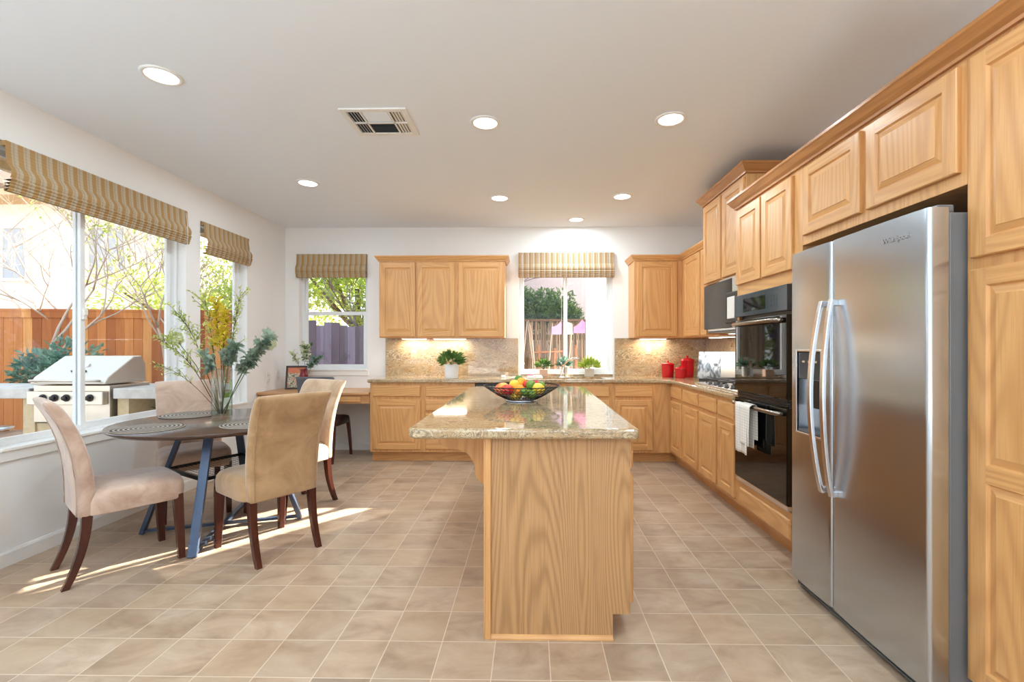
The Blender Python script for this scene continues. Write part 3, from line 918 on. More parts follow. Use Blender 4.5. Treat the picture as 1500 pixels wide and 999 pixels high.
# base cabinets, back wall
BG = 'base cabinets'
def base_back(x0, x1, label, drawers, doors, name='base_cabinet'):
    t = thing(name, ((x0 + x1) / 2, FB, 0), label, 'cabinet', BG)
    mb = MB(); mb.box(x0, x1, FB, YW, 0.11, 0.874); mb.build('body', 'oak_z', t, bevel=0.002)
    mb = MB(); mb.box(x0, x1, FB + 0.075, YW, 0.0, 0.11); mb.build('toe_kick', 'oak_x', t)
    for (a, b, c, d) in drawers: slab_front(t, (a, FB, c), b - a, d - c, BACKF)
    for (a, b, c, d) in doors: panel_door(t, (a, FB, c), b - a, d - c, BACKF)
    return t
base_back(-1.775, -1.19, 'oak base cabinet with one drawer over one door, beside the desk', [(-1.742, -1.215, .722, .842)], [(-1.742, -1.215, .142, .688)])
base_back(-1.19, -0.615, 'oak base cabinet with a stack of drawers, second from the desk', [(-1.160, -0.64, .722, .842), (-1.160, -0.64, .565, .690), (-1.160, -0.64, .355, .535), (-1.160, -0.64, .142, .325)], [])
base_back(-0.01, 0.875, 'wide oak sink base cabinet under the sink window', [(0.02, 0.42, .722, .842), (0.455, 0.855, .722, .842)], [(0.02, 0.42, .142, .688), (0.455, 0.855, .142, .688)])
base_back(0.875, FR, 'oak base cabinet in the right corner with one drawer over one door', [(0.915, 1.325, .722, .842)], [(0.915, 1.325, .142, .688)])
# dishwasher
t = thing('dishwasher', (-0.31, FB, 0), 'black dishwasher behind the island, left of the sink cabinet', 'dishwasher')
mb = MB(); mb.box(-0.61, -0.015, FB + .02, YB - 0.02, 0.10, 0.868); mb.build('body', 'black', t)
mb = MB(); mb.box(-0.605, -0.02, FB - 0.012, FB + .02, 0.11, 0.74); mb.build('door', 'blackglass', t, bevel=0.004)
mb = MB(); mb.box(-0.605, -0.02, FB - 0.02, FB + .02, 0.745, 0.866); mb.build('control_panel', 'black', t, bevel=0.006)
mb = MB(); mb.box(-0.605, -0.02, FB + .08, FB + .10, 0.0, 0.10); mb.build('toe_panel', 'black', t)
mb = MB(); mb.tube([(-0.54, FB - .02, .70), (-0.54, FB - .05, .70), (-0.085, FB - .05, .70), (-0.085, FB - .02, .70)], 0.009); mb.build('handle', 'black', t)

# base cabinets, right wall
mb = MB(); mb.box(FR, FR + 0.09, FB + 0.075, FB + 0.4, 0, 0.11); mb.box(FR + 0.075, FR + 0.09, FB - 0.002, FB + 0.075, 0, 0.11)
mb.build('toe_kick', 'oak_x', [o for o in C.objects if o.get('label', '').startswith('oak base cabinet in the right corner')][0])
def base_right(y0, y1, label):
    t = thing('base_cabinet', (FR, (y0 + y1) / 2, 0), label, 'cabinet', BG)
    mb = MB(); mb.box(FR, XW, y0, y1, 0.11, 0.874); mb.build('body', 'oak_z', t, bevel=0.002)
    mb = MB(); mb.box(FR + 0.075, XW, y0, y1, 0.0, 0.11); mb.build('toe_kick', 'oak_y', t)
    a, b = y1 - 0.022, y0 + 0.022
    slab_front(t, (FR, a, .722), a - b, .12, RIGHTF)
    panel_door(t, (FR, a, .142), a - b, .546, RIGHTF)
    return t
base_right(4.727, 5.128, 'oak base cabinet on the right wall, closest to the corner')
base_right(4.264, 4.727, 'oak base cabinet on the right wall, second from the corner')
base_right(3.842, 4.264, 'oak base cabinet on the right wall, third from the corner, under the cooktop')
base_right(3.495, 3.842, 'narrow oak base cabinet on the right wall right beside the wall oven')

# kitchen counter (L shape, with the sink cut out)
SX0, SX1, SY0, SY1 = 0.06, 0.82, 5.20, 5.56
CT = 0.914
t = thing('kitchen_countertop', (0, YW, 0.874), 'L-shaped polished granite countertop along the back and right walls', 'countertop')
poly = [(-1.80, YW), (-1.80, 5.098), (1.44, 5.098), (1.497, 5.04), (1.497, 3.497), (XW, 3.497), (XW, YW)]
me = bpy.data.meshes.new('slab')
bm = bmesh.new()
vo = [bm.verts.new((x, y - YW, 0.0)) for x, y in poly]
vi = [bm.verts.new((x, y - YW, 0.0)) for x, y in ((SX0, SY0), (SX1, SY0), (SX1, SY1), (SX0, SY1))]
eo = [bm.edges.new((vo[i], vo[(i + 1) % len(vo)])) for i in range(len(vo))]
ei = [bm.edges.new((vi[i], vi[(i + 1) % 4])) for i in range(4)]
bmesh.ops.triangle_fill(bm, use_beauty=True, use_dissolve=False, edges=eo + ei)
r = bmesh.ops.extrude_face_region(bm, geom=bm.faces[:])
bmesh.ops.translate(bm, verts=[g for g in r['geom'] if isinstance(g, bmesh.types.BMVert)], vec=(0, 0, 0.04))
bmesh.ops.recalc_face_normals(bm, faces=bm.faces)
bm.to_mesh(me); bm.free()
me.materials.append(M['granite'])
so = bpy.data.objects.new('slab', me); C.objects.link(so); so.parent = t
md = so.modifiers.new('bevel', 'BEVEL'); md.width = 0.012; md.segments = 3; md.angle_limit = radians(40)
mb = MB(); mb.box(W4[0], W4[1], YW, YB + 0.069, 0.9145, 0.9345); mb.build('window_ledge', 'granite', t, bevel=0.003)

def splash(pts_box, label):
    x0, x1, y0, y1, z0, z1 = pts_box
    mb = MB(); mb.box(*pts_box)
    return tag(mb.build('backsplash', 'granite', None, bevel=0.001, loc=(x0, y0, z0)), label, 'backsplash')
splash((-1.79, -0.16, YB - 0.02, YW, CT, 1.375), 'polished granite backsplash between the desk side and the sink window')
splash((1.02, XR - 0.02, YB - 0.02, YW, CT, 1.375), 'polished granite backsplash right of the sink window')
splash((XR - 0.02, XW, 3.5, YW, CT, 1.375), 'polished granite backsplash on the right wall behind the cooktop')

# sink and faucet
t = thing('kitchen_sink', ((SX0 + SX1) / 2, (SY0 + SY1) / 2, 0.70), 'double-bowl stainless sink under the window', 'sink')
xm = 0.46
for (a, b) in ((SX0 - .005, xm - 0.012), (xm + 0.012, SX1 + .005)):
    mb = MB(); th = 0.004
    mb.box(a, b, SY0 - .005, SY1 + .005, 0.70, 0.70 + th)
    mb.box(a, a + th, SY0, SY1, 0.70, 0.874); mb.box(b - th, b, SY0, SY1, 0.70, 0.874)
    mb.box(a, b, SY0 - .005, SY0 - .001, 0.70, 0.874); mb.box(a, b, SY1, SY1 + .005, 0.70, 0.874)
    mb.build('bowl', 'steel_h', t)
mb = MB(); mb.box(xm - 0.012, xm + 0.012, SY0, SY1, 0.70, 0.890); mb.build('divider', 'steel_h', t, bevel=0.004)
t = thing('kitchen_faucet', (0.385, 5.60, CT), 'chrome pull-out kitchen faucet behind the sink', 'faucet')
mb = MB(); mb.lathe([(0.028, 0), (0.028, 0.008), (0.021, 0.016), (0.018, 0.06), (0.020, 0.10), (0.016, 0.12)], (0.385, 5.60, CT)); mb.build('body', 'chrome', t)
mb = MB(); mb.tube([(0.385, 5.60, CT + .10), (0.40, 5.58, CT + .15), (0.44, 5.53, CT + .20), (0.50, 5.46, CT + .225), (0.55, 5.41, CT + .215)], [0.014, 0.014, 0.014, 0.017, 0.019], 12); mb.build('spout', 'chrome', t)
mb = MB(); mb.tube([(0.385, 5.60, CT + .12), (0.37, 5.605, CT + .15), (0.335, 5.61, CT + .185)], [0.009, 0.007, 0.008], 10); mb.build('lever', 'chrome', t)

# under-cabinet lights
def ucl(x0, x1, y0, y1, z, label):
    t = thing('under_cabinet_light', ((x0 + x1) / 2, (y0 + y1) / 2, z), label, 'under-cabinet light', 'under-cabinet lights')
    mb = MB(); mb.box(x0, x1, y0, y1, z - 0.012, z); mb.build('housing', 'white', t)
    mb = MB(); mb.box(x0 + .01, x1 - .01, y0 + .006, y1 - .006, z - 0.015, z - 0.012); mb.build('lens', 'lamp', t)
    ld = bpy.data.lights.new('strip_lamp', 'AREA'); ld.shape = 'RECTANGLE'; ld.size = x1 - x0; ld.size_y = y1 - y0; ld.energy = UNDERCAB_W
    ld.color = (1.0, 0.93, 0.82)
    lo = bpy.data.objects.new('strip_lamp', ld); C.objects.link(lo); lo.parent = t; lo.location = (0, 0, -0.018)
    return t
ucl(-1.56, -1.26, 5.60, 5.66, 1.375, 'lit strip light under the two-door upper cabinet, left end')
ucl(-1.18, -0.78, 5.60, 5.66, 1.375, 'lit strip light under the middle of the left upper cabinets')
ucl(1.30, 1.62, 5.60, 5.66, 1.375, 'lit strip light under the corner upper cabinet')
ucl(1.86, 1.94, 4.40, 4.95, 1.375, 'lit strip light under the right-wall corner cabinet')

def outlet(loc, F, label, m='plate', name='wall_outlet', w=0.07, hh=0.115):
    U = Vector(F['U']); N = Vector(F['N']); P = Vector(loc)
    t = thing(name, loc, label, 'outlet')
    def slab(u0, u1, v0, v1, d0, d1, nm, mt):
        b = MB(); vs = []
        for d in (d0, d1):
            for (u, v) in ((u0, v0), (u1, v0), (u1, v1), (u0, v1)): vs.append(P + U * u + Vector((0, 0, v)) + N * d)
        b.add(vs, [(3, 2, 1, 0), (4, 5, 6, 7), (0, 1, 5, 4), (1, 2, 6, 5), (2, 3, 7, 6), (3, 0, 4, 7)])
        b.build(nm, mt, t, bevel=0.0015)
    slab(-w / 2, w / 2, -hh / 2, hh / 2, 0, 0.005, 'cover_plate', m)
    for s_ in (-1, 1):
        slab(-0.017, 0.017, s_ * 0.026 - 0.014, s_ * 0.026 + 0.014, 0.005, 0.008, 'socket', m)
        slab(-0.008, -0.005, s_ * 0.026 - 0.006, s_ * 0.026 + 0.006, 0.008, 0.0085, 'slot', 'black')
        slab(0.005, 0.008, s_ * 0.026 - 0.006, s_ * 0.026 + 0.006, 0.008, 0.0085, 'slot', 'black')
    return t
LEFTF = dict(U=(0, 1, 0), N=(1, 0, 0))
outlet((-1.44, YB - 0.02, 1.17), BACKF, 'beige outlet on the granite backsplash under the left upper cabinets')
outlet((1.425, YB - 0.02, 1.235), BACKF, 'beige outlet on the granite right of the sink window')
outlet((XR - 0.02, 4.62, 1.26), RIGHTF, 'beige outlet on the right wall granite above the open cookbook')
outlet((XL, 5.36, 0.915), LEFTF, 'white wall outlet on the left wall beside the desk', 'plastic_white')
outlet((XL, 5.56, 0.935), LEFTF, 'white outlet plate on the left wall, deeper above the desk', 'plastic_white')

# ------------------------------------------------------------------ tall units on the right wall
TG = 'tall oak units'
ZC = 2.285
# over-microwave cabinet
FM = 1.60
t = thing('upper_cabinet', (FM, 3.95, 1.82), 'raised two-door oak cabinet above the microwave, tallest in the room', 'cabinet', 'upper cabinets')
mb = MB(); mb.box(FM, XW, 3.50, 4.345, 1.825, 2.565); mb.build('body', 'oak_z', t, bevel=0.002)
panel_door(t, (FM, 4.325, 1.84), 0.385, 0.70, RIGHTF)
panel_door(t, (FM, 3.905, 1.84), 0.385, 0.70, RIGHTF)
mb = MB(); mb.box(FM + 0.002, XW, 4.30, 4.343, 1.385, 1.825); mb.build('side_panel', 'oak_z', t)
crown([(XW, 4.347), (FM, 4.347), (FM, 3.50), (XW, 3.50)], 2.56, 'oak crown molding on the raised cabinet over the microwave', ('crown_x', 'crown_y'), mi=[0, 1, 0], k=1.2)

# oven cabinet
OY0, OY1 = 2.66, 3.493
t = thing('oven_cabinet', (FR, (OY0 + OY1) / 2, 0), 'tall oak cabinet that holds the double wall oven', 'cabinet')
mb = MB()
mb.box(FR, XW, OY0, OY0 + 0.02, 0.11, ZC); mb.box(FR, XW, OY1 - 0.02, OY1, 0.11, ZC)
mb.box(FR, FR + 0.02, OY0 + .02, OY0 + 0.10, 0.11, ZC)                       # stile by the refrigerator
mb.box(FR, FR + 0.02, OY1 - 0.03, OY1 - .02, 0.11, ZC)
mb.build('side_panel', 'oak_z', t, bevel=0.001)
for (za, zb_) in ((1.645, ZC), (0.11, 0.292)):
    mb = MB(); mb.box(FR, FR + .02, OY0 + .10, OY1 - .03, za, zb_); mb.box(FR + .0201, XW, OY0 + .0201, OY1 - .0201, za, zb_); mb.build('rail', 'oak_y', t)
mb = MB(); mb.box(FR + 0.075, XW, OY0, OY1, 0, 0.11); mb.build('toe_kick', 'oak_y', t)
panel_door(t, (FR, 3.475, 1.722), 0.355, ZC - 1.722 - 0.02, RIGHTF)
panel_door(t, (FR, 3.098, 1.722), 0.355, ZC - 1.722 - 0.02, RIGHTF)
slab_front(t, (FR, 3.42, 0.132), 0.66, 0.125, RIGHTF)

# refrigerator surround
t = thing('refrigerator_cabinet', (FR, 2.15, 1.84), 'oak cabinet with two wide doors bridging over the refrigerator', 'cabinet')
mb = MB(); mb.box(FR, XW, 1.665, OY0 - .001, 1.84, ZC); mb.build('body', 'oak_z', t, bevel=0.001)
panel_door(t, (FR, 2.632, 1.888), 0.452, ZC - 1.888 - 0.02, RIGHTF)
panel_door(t, (FR, 2.138, 1.888), 0.452, ZC - 1.888 - 0.02, RIGHTF)

# pantry
t = thing('pantry_cabinet', (FR, 1.1, 0), 'tall oak pantry cabinet at the right edge, nearest the viewer', 'cabinet')
mb = MB(); mb.box(FR, XW, 0.62, 1.664, 0.11, ZC); mb.build('body', 'oak_z', t, bevel=0.001)
mb = MB(); mb.box(FR + 0.075, XW, 0.62, 1.664, 0, 0.11); mb.build('toe_kick', 'oak_y', t)
for (a, w) in ((1.636, 0.47), (1.145, 0.47)):
    panel_door(t, (FR, a, 1.575), w, ZC - 1.575 - 0.02, RIGHTF)
    panel_door(t, (FR, a, 0.125), w, 1.41, RIGHTF, splits=(0.72,))
crown([(XW, OY1 + 0.004), (FR, OY1 + 0.004), (FR, 0.60)], ZC, 'long oak crown molding over the oven, refrigerator and pantry cabinets', ('crown_x', 'crown_y'), mi=[0, 1], k=1.2)

# ------------------------------------------------------------------ wall oven
t = thing('double_wall_oven', (1.51, 3.1, 0.30), 'black double wall oven built into the tall oak cabinet', 'oven')
oy0, oy1 = 2.765, 3.463
mb = MB(); mb.box(1.552, 2.05, oy0 + .01, oy1 - .01, 0.30, 1.64); mb.build('body', 'black', t)
mb = MB(); mb.box(1.50, 1.55, oy0, oy1, 1.485, 1.640); cp = mb.build('control_panel', 'blackglass_e', t, bevel=0.004)
mb = MB(); mb.box(1.498, 1.5005, 3.02, 3.33, 1.515, 1.605); mb.build('display', 'blackglass', cp)
for r_ in range(3):
    for c_ in range(4):
        mb = MB(); yy = 2.99 - c_ * 0.035; zz = 1.52 + r_ * 0.03; mb.box(1.4985, 1.5002, yy - 0.010, yy + 0.010, zz, zz + 0.014); mb.build('button', 'blackglass_e', cp)
def oven_door(z0, z1, hz):
    mb = MB(); mb.box(1.498, 1.55, oy0, oy1, z0, z1); d = mb.build('oven_door', 'blackglass', t, bevel=0.005)
    mb = MB()
    pts = [(1.50, oy1 - .03, hz), (1.468, oy1 - .045, hz), (1.452, oy1 - .09, hz), (1.446, (oy0 + oy1) / 2, hz), (1.452, oy0 + .09, hz), (1.468, oy0 + .045, hz), (1.50, oy0 + .03, hz)]
    mb.tube(pts, 0.014, 12); mb.build('handle', 'steel_oven', d)
    return d
oven_door(0.955, 1.462, 1.430)
oven_door(0.335, 0.905, 0.872)
mb = MB(); mb.box(1.520, 1.55, oy0, oy1, 0.907, 0.953)
for k in range(3): mb.box(1.508, 1.522, oy0 + .01, oy1 - .01, 0.911 + k * 0.014, 0.917 + k * 0.014)
mb.build('vent_grille', 'black', t)
mb = MB(); mb.box(1.505, 1.55, oy0, oy1, 0.300, 0.332); mb.build('bottom_trim', 'steel_h', t, bevel=0.006)

# towel over the lower handle (checked cloth)
def towel_mat():
    q = NT('checked_towel')
    tc = q.n('ShaderNodeTexCoord'); sp = q.n('ShaderNodeSeparateXYZ'); q.l(tc.outputs['Object'], sp.inputs[0])
    f = None
    for i, s_ in ((1, 62.0), (2, 55.0)):
        fr = q.math('LESS_THAN', q.math('FRACT', q.math('MULTIPLY', sp.outputs[i], s_)), 0.16)
        f = fr if f is None else q.math('MAXIMUM', f, fr)
    q.col(q.mix(q.math('MULTIPLY', f, 0.5), srgb(238, 234, 226), srgb(170, 158, 150))); q.set(Roughness=0.9)
    return q.m
M['towel'] = towel_mat()
def towel_sheet(y0, y1, z0, off, fr_=1, zback=0.6):
    mb = MB(); nu, nv = 14, 30
    prof = []
    R = 0.017 + off
    zh = 0.872
    xh = 1.447
    L1 = zh - z0
    for i in range(nv + 1):
        s_ = i / nv
        if s_ < 0.45: p = (xh - R, z0 + L1 * (s_ / 0.45))
        elif s_ < 0.6:
            a = (s_ - 0.45) / 0.15 * pi; p = (xh - R * cos(a), zh + R * sin(a))
        else: p = (xh + R, zh - (zh - zback) * (s_ - 0.6) / 0.4)
        prof.append(p)
    vs = []
    for j in range(nu + 1):
        u = j / nu; y = y0 + (y1 - y0) * u
        for i, (x, z) in enumerate(prof):
            w_ = (0.006 * sin(u * 9 + 1.0) + 0.003 * sin(u * 21)) * min(1, abs(zh - z) * 6)
            side = -1 if i < nv * 0.5 else 0.3
            taper = 1 - 0.10 * min(1, abs(zh - z) * 2) * (u - 0.5)
            vs.append((x + w_ * side - (0.0 if side > 0 else 0.006), y0 + (y - y0) * taper, z))
    n1 = nv + 1
    mb.add(vs, [(j * n1 + i, (j + 1) * n1 + i, (j + 1) * n1 + i + 1, j * n1 + i + 1) for j in range(nu) for i in range(nv)], 0, True)
    return mb
tw = thing('dish_towel', (1.447, 3.1, 0.872), 'white checked dish towel hanging over the lower oven handle', 'towel')
o = towel_sheet(3.10, 3.285, 0.555, 0.002).build('towel_cloth', 'towel', tw)
sm = o.modifiers.new('thick', 'SOLIDIFY'); sm.thickness = 0.003
o = towel_sheet(3.06, 3.20, 0.62, 0.007, zback=0.66).build('towel_fold', 'towel', tw)
sm = o.modifiers.new('thick', 'SOLIDIFY'); sm.thickness = 0.003

# ------------------------------------------------------------------ microwave
t = thing('microwave_oven', (1.58, 3.92, 1.40), 'over-range microwave with black window and white handle bar', 'microwave')
my0, my1 = 3.505, 4.295
mb = MB(); mb.box(1.61, 2.10, my0, my1, 1.405, 1.822); mb.build('body', 'steel_h', t, bevel=0.004)
mb = MB(); mb.box(1.578, 1.608, 3.70, my1, 1.425, 1.815); d = mb.build('door', 'micro_glass', t, bevel=0.005)
mb = MB(); mb.box(1.580, 1.608, my0, 3.96, 1.425, 1.822)
mb.build('control_panel', 'steel_h', t, bevel=0.004)
mb = MB()
mb.box(1.556, 1.580, 3.53, 3.785, 1.455, 1.70); mb.build('handle_surround', 'black', t, bevel=0.02, seg=3)
mb = MB(); mb.box(1.549, 1.5565, 3.595, 3.725, 1.49, 1.66); mb.build('handle', 'plastic_white', t, bevel=0.003)
mb = MB(); mb.box(1.60, 2.05, my0 + .03, my1 - .03, 1.396, 1.405); mb.build('underside_filter', 'grille', t)
ucl(1.75, 1.85, 3.6, 4.2, 1.396, 'lit cooktop lamp under the microwave')

# ------------------------------------------------------------------ gas cooktop
t = thing('gas_cooktop', (1.88, 4.08, CT), 'stainless gas cooktop with black cast-iron grates', 'cooktop')
cy0, cy1, cx0, cx1 = 3.62, 4.60, 1.60, 2.10
mb = MB(); mb.box(cx0, cx1, cy0, cy1, CT, CT + 0.012); mb.build('steel_tray', 'steel_h', t, bevel=0.005)
for (gy0, gy1) in ((3.66, 3.94), (3.96, 4.26), (4.28, 4.56)):
    mb = MB(); z = CT + 0.052; gx0, gx1 = 1.70, 2.07
    r = 0.007
    for yy in (gy0, gy1): mb.tube([(gx0, yy, CT + .012), (gx0, yy, z), (gx1, yy, z), (gx1, yy, CT + .012)], r, 6)
    mb.tube([(gx0, gy0, z), (gx0, gy1, z)], r, 6); mb.tube([(gx1, gy0, z), (gx1, gy1, z)], r, 6)
    ym = (gy0 + gy1) / 2; mb.tube([(gx0, ym, z), (gx1, ym, z)], r, 6)
    for xx in (gx0 + 0.095, gx1 - 0.095):
        mb.tube([(xx, gy0, z), (xx, gy1, z)], r, 6)
    mb.build('grate', 'iron', t)
    for xx in (gx0 + 0.095, gx1 - 0.095):
        mb = MB(); mb.lathe([(0.045, 0.012), (0.045, 0.022), (0.034, 0.024), (0.034, 0.034), (0.010, 0.037)], (xx, ym, CT), 20); mb.build('burner', 'iron', t)
for k in range(5):
    mb = MB(); mb.lathe([(0.020, 0.012), (0.020, 0.018), (0.015, 0.020), (0.013, 0.040), (0.003, 0.042)], (1.645, 3.84 + k * 0.12, CT), 16); mb.build('knob', 'iron', t)

# ------------------------------------------------------------------ canisters
def canister(x, y, r, h, label):
    t = thing('canister', (x, y, CT), label, 'canister', 'red canisters')
    mb = MB(); mb.lathe([(r * .86, 0), (r * .9, 0.004), (r * .97, h * .6), (r * .98, h * .93), (r * 1.03, h * .95), (r * 1.03, h)], (x, y, CT)); mb.build('body', 'red', t)
    mb = MB(); mb.lathe([(r * 1.06, h), (r * 1.06, h * 1.03), (r * .9, h * 1.08), (r * .5, h * 1.14), (r * .18, h * 1.16), (r * .12, h * 1.2), (r * .22, h * 1.25), (r * .2, h * 1.29), (0.002, h * 1.3)], (x, y, CT)); mb.build('lid', 'red', t)
    return t
canister(1.60, 5.50, 0.072, 0.150, 'medium red lidded canister, leftmost of the three by the corner')
canister(1.70, 5.36, 0.058, 0.108, 'smallest red lidded canister, in front of the tall one')
canister(1.835, 5.52, 0.076, 0.195, 'tallest red lidded canister, behind the smallest one')

# ------------------------------------------------------------------ cookbook on a stand
t = thing('cookbook', (1.93, 4.80, CT), 'open cookbook propped on a stand behind the cooktop', 'book', rz=radians(-32), local=True)
def page_mat(name, base, blob, dark):
    q = NT(name)
    n = q.noise(q.coord('Object', scale=(1, 1, 0.5)), 14, 4, 0.6, 1.0)
    q.col(q.ramp(n, [(0.36, dark), (0.46, blob), (0.56, base), (0.75, base)])); q.set(Roughness=0.35)
    return q.m
M['page_photo'] = page_mat('printed_photo_page', srgb(206, 212, 218), srgb(128, 140, 152), srgb(60, 62, 68))
mb = MB()
tilt = 0.32
def pg(x0, x1, bulge, y_=0.0):
    vs = []; n = 8
    for i in range(n + 1):
        u = i / n; x = x0 + (x1 - x0) * u; b = -bulge * sin(pi * u)
        for z in (0.02, 0.30): vs.append((x, y_ + b + tilt * z, z))
    return vs, [(2 * i, 2 * i + 2, 2 * i + 3, 2 * i + 1) for i in range(n)]
v_, f_ = pg(-0.225, 0.0, 0.018); a = MB(); a.add(v_, f_, 0, True); o = a.build('left_page', 'page_photo', t); o.modifiers.new('s', 'SOLIDIFY').thickness = -0.014
v_, f_ = pg(0.0, 0.225, 0.018); a = MB(); a.add(v_, f_, 0, True); rp = a.build('right_page', 'paper', t); rp.modifiers.new('s', 'SOLIDIFY').thickness = -0.014
a = MB(); a.add([(0.10, -0.018 + tilt * .13 - .012, .13), (0.17, -0.018 + tilt * .13 - .010, .13), (0.17, -.018 + tilt * .22 - .010, .22), (0.10, -.018 + tilt * .22 - .012, .22)], [(0, 1, 2, 3)])
pic = simple_noise_mat('food_photo', srgb(120, 80, 60), srgb(206, 170, 140), 30, 0.4)
a.build('page_picture', pic, rp)
a = MB(); a.box(-0.20, 0.20, -0.045, 0.02, 0.0, 0.012)
a.box(-0.20, 0.20, -0.045, -0.038, 0.012, 0.028)
a.bar((0.1, 0.02, 0.01), (0.1, 0.115, 0.27), 0.015, 0.006); a.bar((-0.1, 0.02, 0.01), (-0.1, 0.115, 0.27), 0.015, 0.006)
a.bar((0, 0.17, 0.005), (0, 0.10, 0.22), 0.015, 0.006)
a.build('book_stand', 'iron', t)

# ------------------------------------------------------------------ potted plants by the sink
def bush(mb, c, n, R, L, W, flat=0.8, up=0.3, mi=0, seed=1, stemr=0.0):
    rnd = random.Random(seed)
    for i in range(n):
        a = rnd.uniform(0, 2 * pi); b = rnd.uniform(-0.15, 1.0); rr = R * rnd.uniform(0.25, 1.0) ** 0.6
        d = Vector((cos(a) * sqrt(max(0, 1 - b * b)), sin(a) * sqrt(max(0, 1 - b * b)), b * flat))
        p = Vector(c) + d * rr
        dd = (d + Vector((rnd.uniform(-.5, .5), rnd.uniform(-.5, .5), rnd.uniform(-.4, .5) + up))).normalized()
        mb.leaf(p, dd, L * rnd.uniform(.6, 1.2), W * rnd.uniform(.7, 1.2), mi, nrm=(rnd.uniform(-1, 1), rnd.uniform(-1, 1), rnd.uniform(0, 1.5)))
def pot_plant(x, y, z, r, h, pm, lm, label, R, L, W, n, square=False, seed=1, up=0.3, ch=0.05):
    t = thing('potted_plant', (x, y, z), label, 'potted plant', 'potted plants')
    mb = MB()
    if square:
        mb.prism([(x - r * .85, y - r * .85), (x + r * .85, y - r * .85), (x + r * .85, y + r * .85), (x - r * .85, y + r * .85)], z, z + h)
    else:
        mb.lathe([(r * .88, 0), (r * .9, .004), (r, h - .004), (r * .98, h), (r * .88, h), (r * .86, h - 0.015)], (x, y, z))
    mb.build('pot', pm, t, bevel=0.003 if square else 0)
    mb = MB(); bush(mb, (x, y, z + h + ch * 0.4), n, R, L, W, seed=seed, up=up)
    rnd = random.Random(seed)
    for k in range(10):
        a = rnd.uniform(0, 6.28); q = rnd.uniform(.3, .8)
        mb.tube([(x, y, z + h - .01), (x + cos(a) * R * q * .5, y + sin(a) * R * q * .5, z + h + R * .4), (x + cos(a) * R * q, y + sin(a) * R * q, z + h + R * .6)], 0.0016, 5)
    mb.build('foliage', lm, t)
    return t
pot_plant(-0.905, 5.30, CT, 0.082, 0.155, 'ceramic_w', 'leaf', 'leafy green plant in a round white pot on the left counter', 0.135, 0.07, 0.020, 420, seed=3, up=0.15, ch=.06)
pot_plant(0.15, 5.655, CT, 0.056, 0.085, 'terra', 'leaf', 'small green plant in a pale square pot, leftmost in the sink window', 0.085, 0.06, 0.022, 130, True, seed=5, ch=.08)
pot_plant(0.40, 5.685, CT, 0.050, 0.115, 'ceramic_w', 'leaf_teal', 'dark green plant in a tapered white pot beside the faucet', 0.082, 0.06, 0.028, 130, seed=6, ch=.04)
pot_plant(0.70, 5.655, CT, 0.062, 0.090, 'ceramic_g', 'leaf_lime', 'bright lime-green plant in a grey-beige pot, rightmost in the sink window', 0.10, 0.07, 0.024, 240, True, seed=8, ch=.06)
# small things near the sink
t = thing('folded_dish_cloth', (0.03, 5.30, CT), 'folded white and pink dish cloth on the counter edge left of the sink', 'cloth')
mb = MB(); mb.box(-0.05, 0.13, 5.27, 5.40, CT, CT + 0.018); mb.box(-0.04, 0.12, 5.28, 5.39, CT + .018, CT + .032); mb.build('cloth_stack', 'ceramic_w', t, bevel=0.006, seg=3)
mb = MB(); mb.box(-0.035, 0.03, 5.285, 5.385, CT + .032, CT + .037); mb.build('pink_corner', plain('pink_cloth', srgb(226, 90, 140), .8), t, bevel=0.002)
t = thing('charging_cable', (-0.3, 5.5, CT), 'white charging cable with plug block on the counter left of the window', 'cable')
mb = MB(); mb.box(-0.345, -0.295, 5.36, 5.40, CT, CT + 0.028); mb.build('plug_block', 'plastic_white', t, bevel=0.004)
mb = MB(); mb.tube([(-0.295, 5.38, CT + .012), (-0.22, 5.42, CT + .004), (-0.14, 5.55, CT + .01), (-0.10, 5.66, CT + .08), (-0.085, 5.70, CT + .16)], 0.0028, 6); mb.build('cord', 'plastic_white', t)

# ------------------------------------------------------------------ island
IY0, IY1 = 2.035, 4.05
IX0, IX1 = -0.205, 0.43
t = thing('kitchen_island', (0.11, 3.0, 0), 'oak kitchen island base with a plain grained end panel', 'kitchen island')
mb = MB()
mb.prism([(IX0 + .03, 0.0), (IX1 - .075, 0.0), (IX1 - .075, 0.11), (IX1, 0.11), (IX1, 0.876), (IX0 + .03, 0.876)], IY0, IY0 + 0.02, 'y'); ep = mb.build('end_panel', 'oak_panel', t)
mb = MB(); mb.prism([(IX0 + .032, 0.0), (IX1 - .077, 0.0), (IX1 - .077, 0.11), (IX1 - .001, 0.11), (IX1 - .001, 0.875), (IX0 + .032, 0.875)], IY0 + 0.0205, IY1, 'y'); mb.build('body', 'oak_z', t)
mb = MB(); mb.box(IX0 + 0.004, IX0 + 0.030, IY0 - 0.010, IY1, 0.0, 0.876); mb.build('back_panel', 'oak_z', t, bevel=0.002)
mb = MB(); mb.box(IX0 - 0.0, IX0 + 0.004, IY0 - 0.012, IY0 + 0.04, 0.0, 0.876); mb.build('corner_trim', 'oak_z', t)
mb = MB(); mb.prism([(IY0, 0), (IY0 - 0.012, 0), (IY0 - 0.012, 0.006), (IY0 - .006, 0.016), (IY0, 0.019)], IX0 + 0.03, IX1 - 0.075, 'x'); mb.build('shoe_molding', 'oak_x', t)
yy = IY0 + 0.03
for k in range(4):
    w = 0.455
    slab_front(t, (IX1, yy, .735), w, .12, ISLF)
    panel_door(t, (IX1, yy, .145), w, .565, ISLF)
    yy += w + 0.035
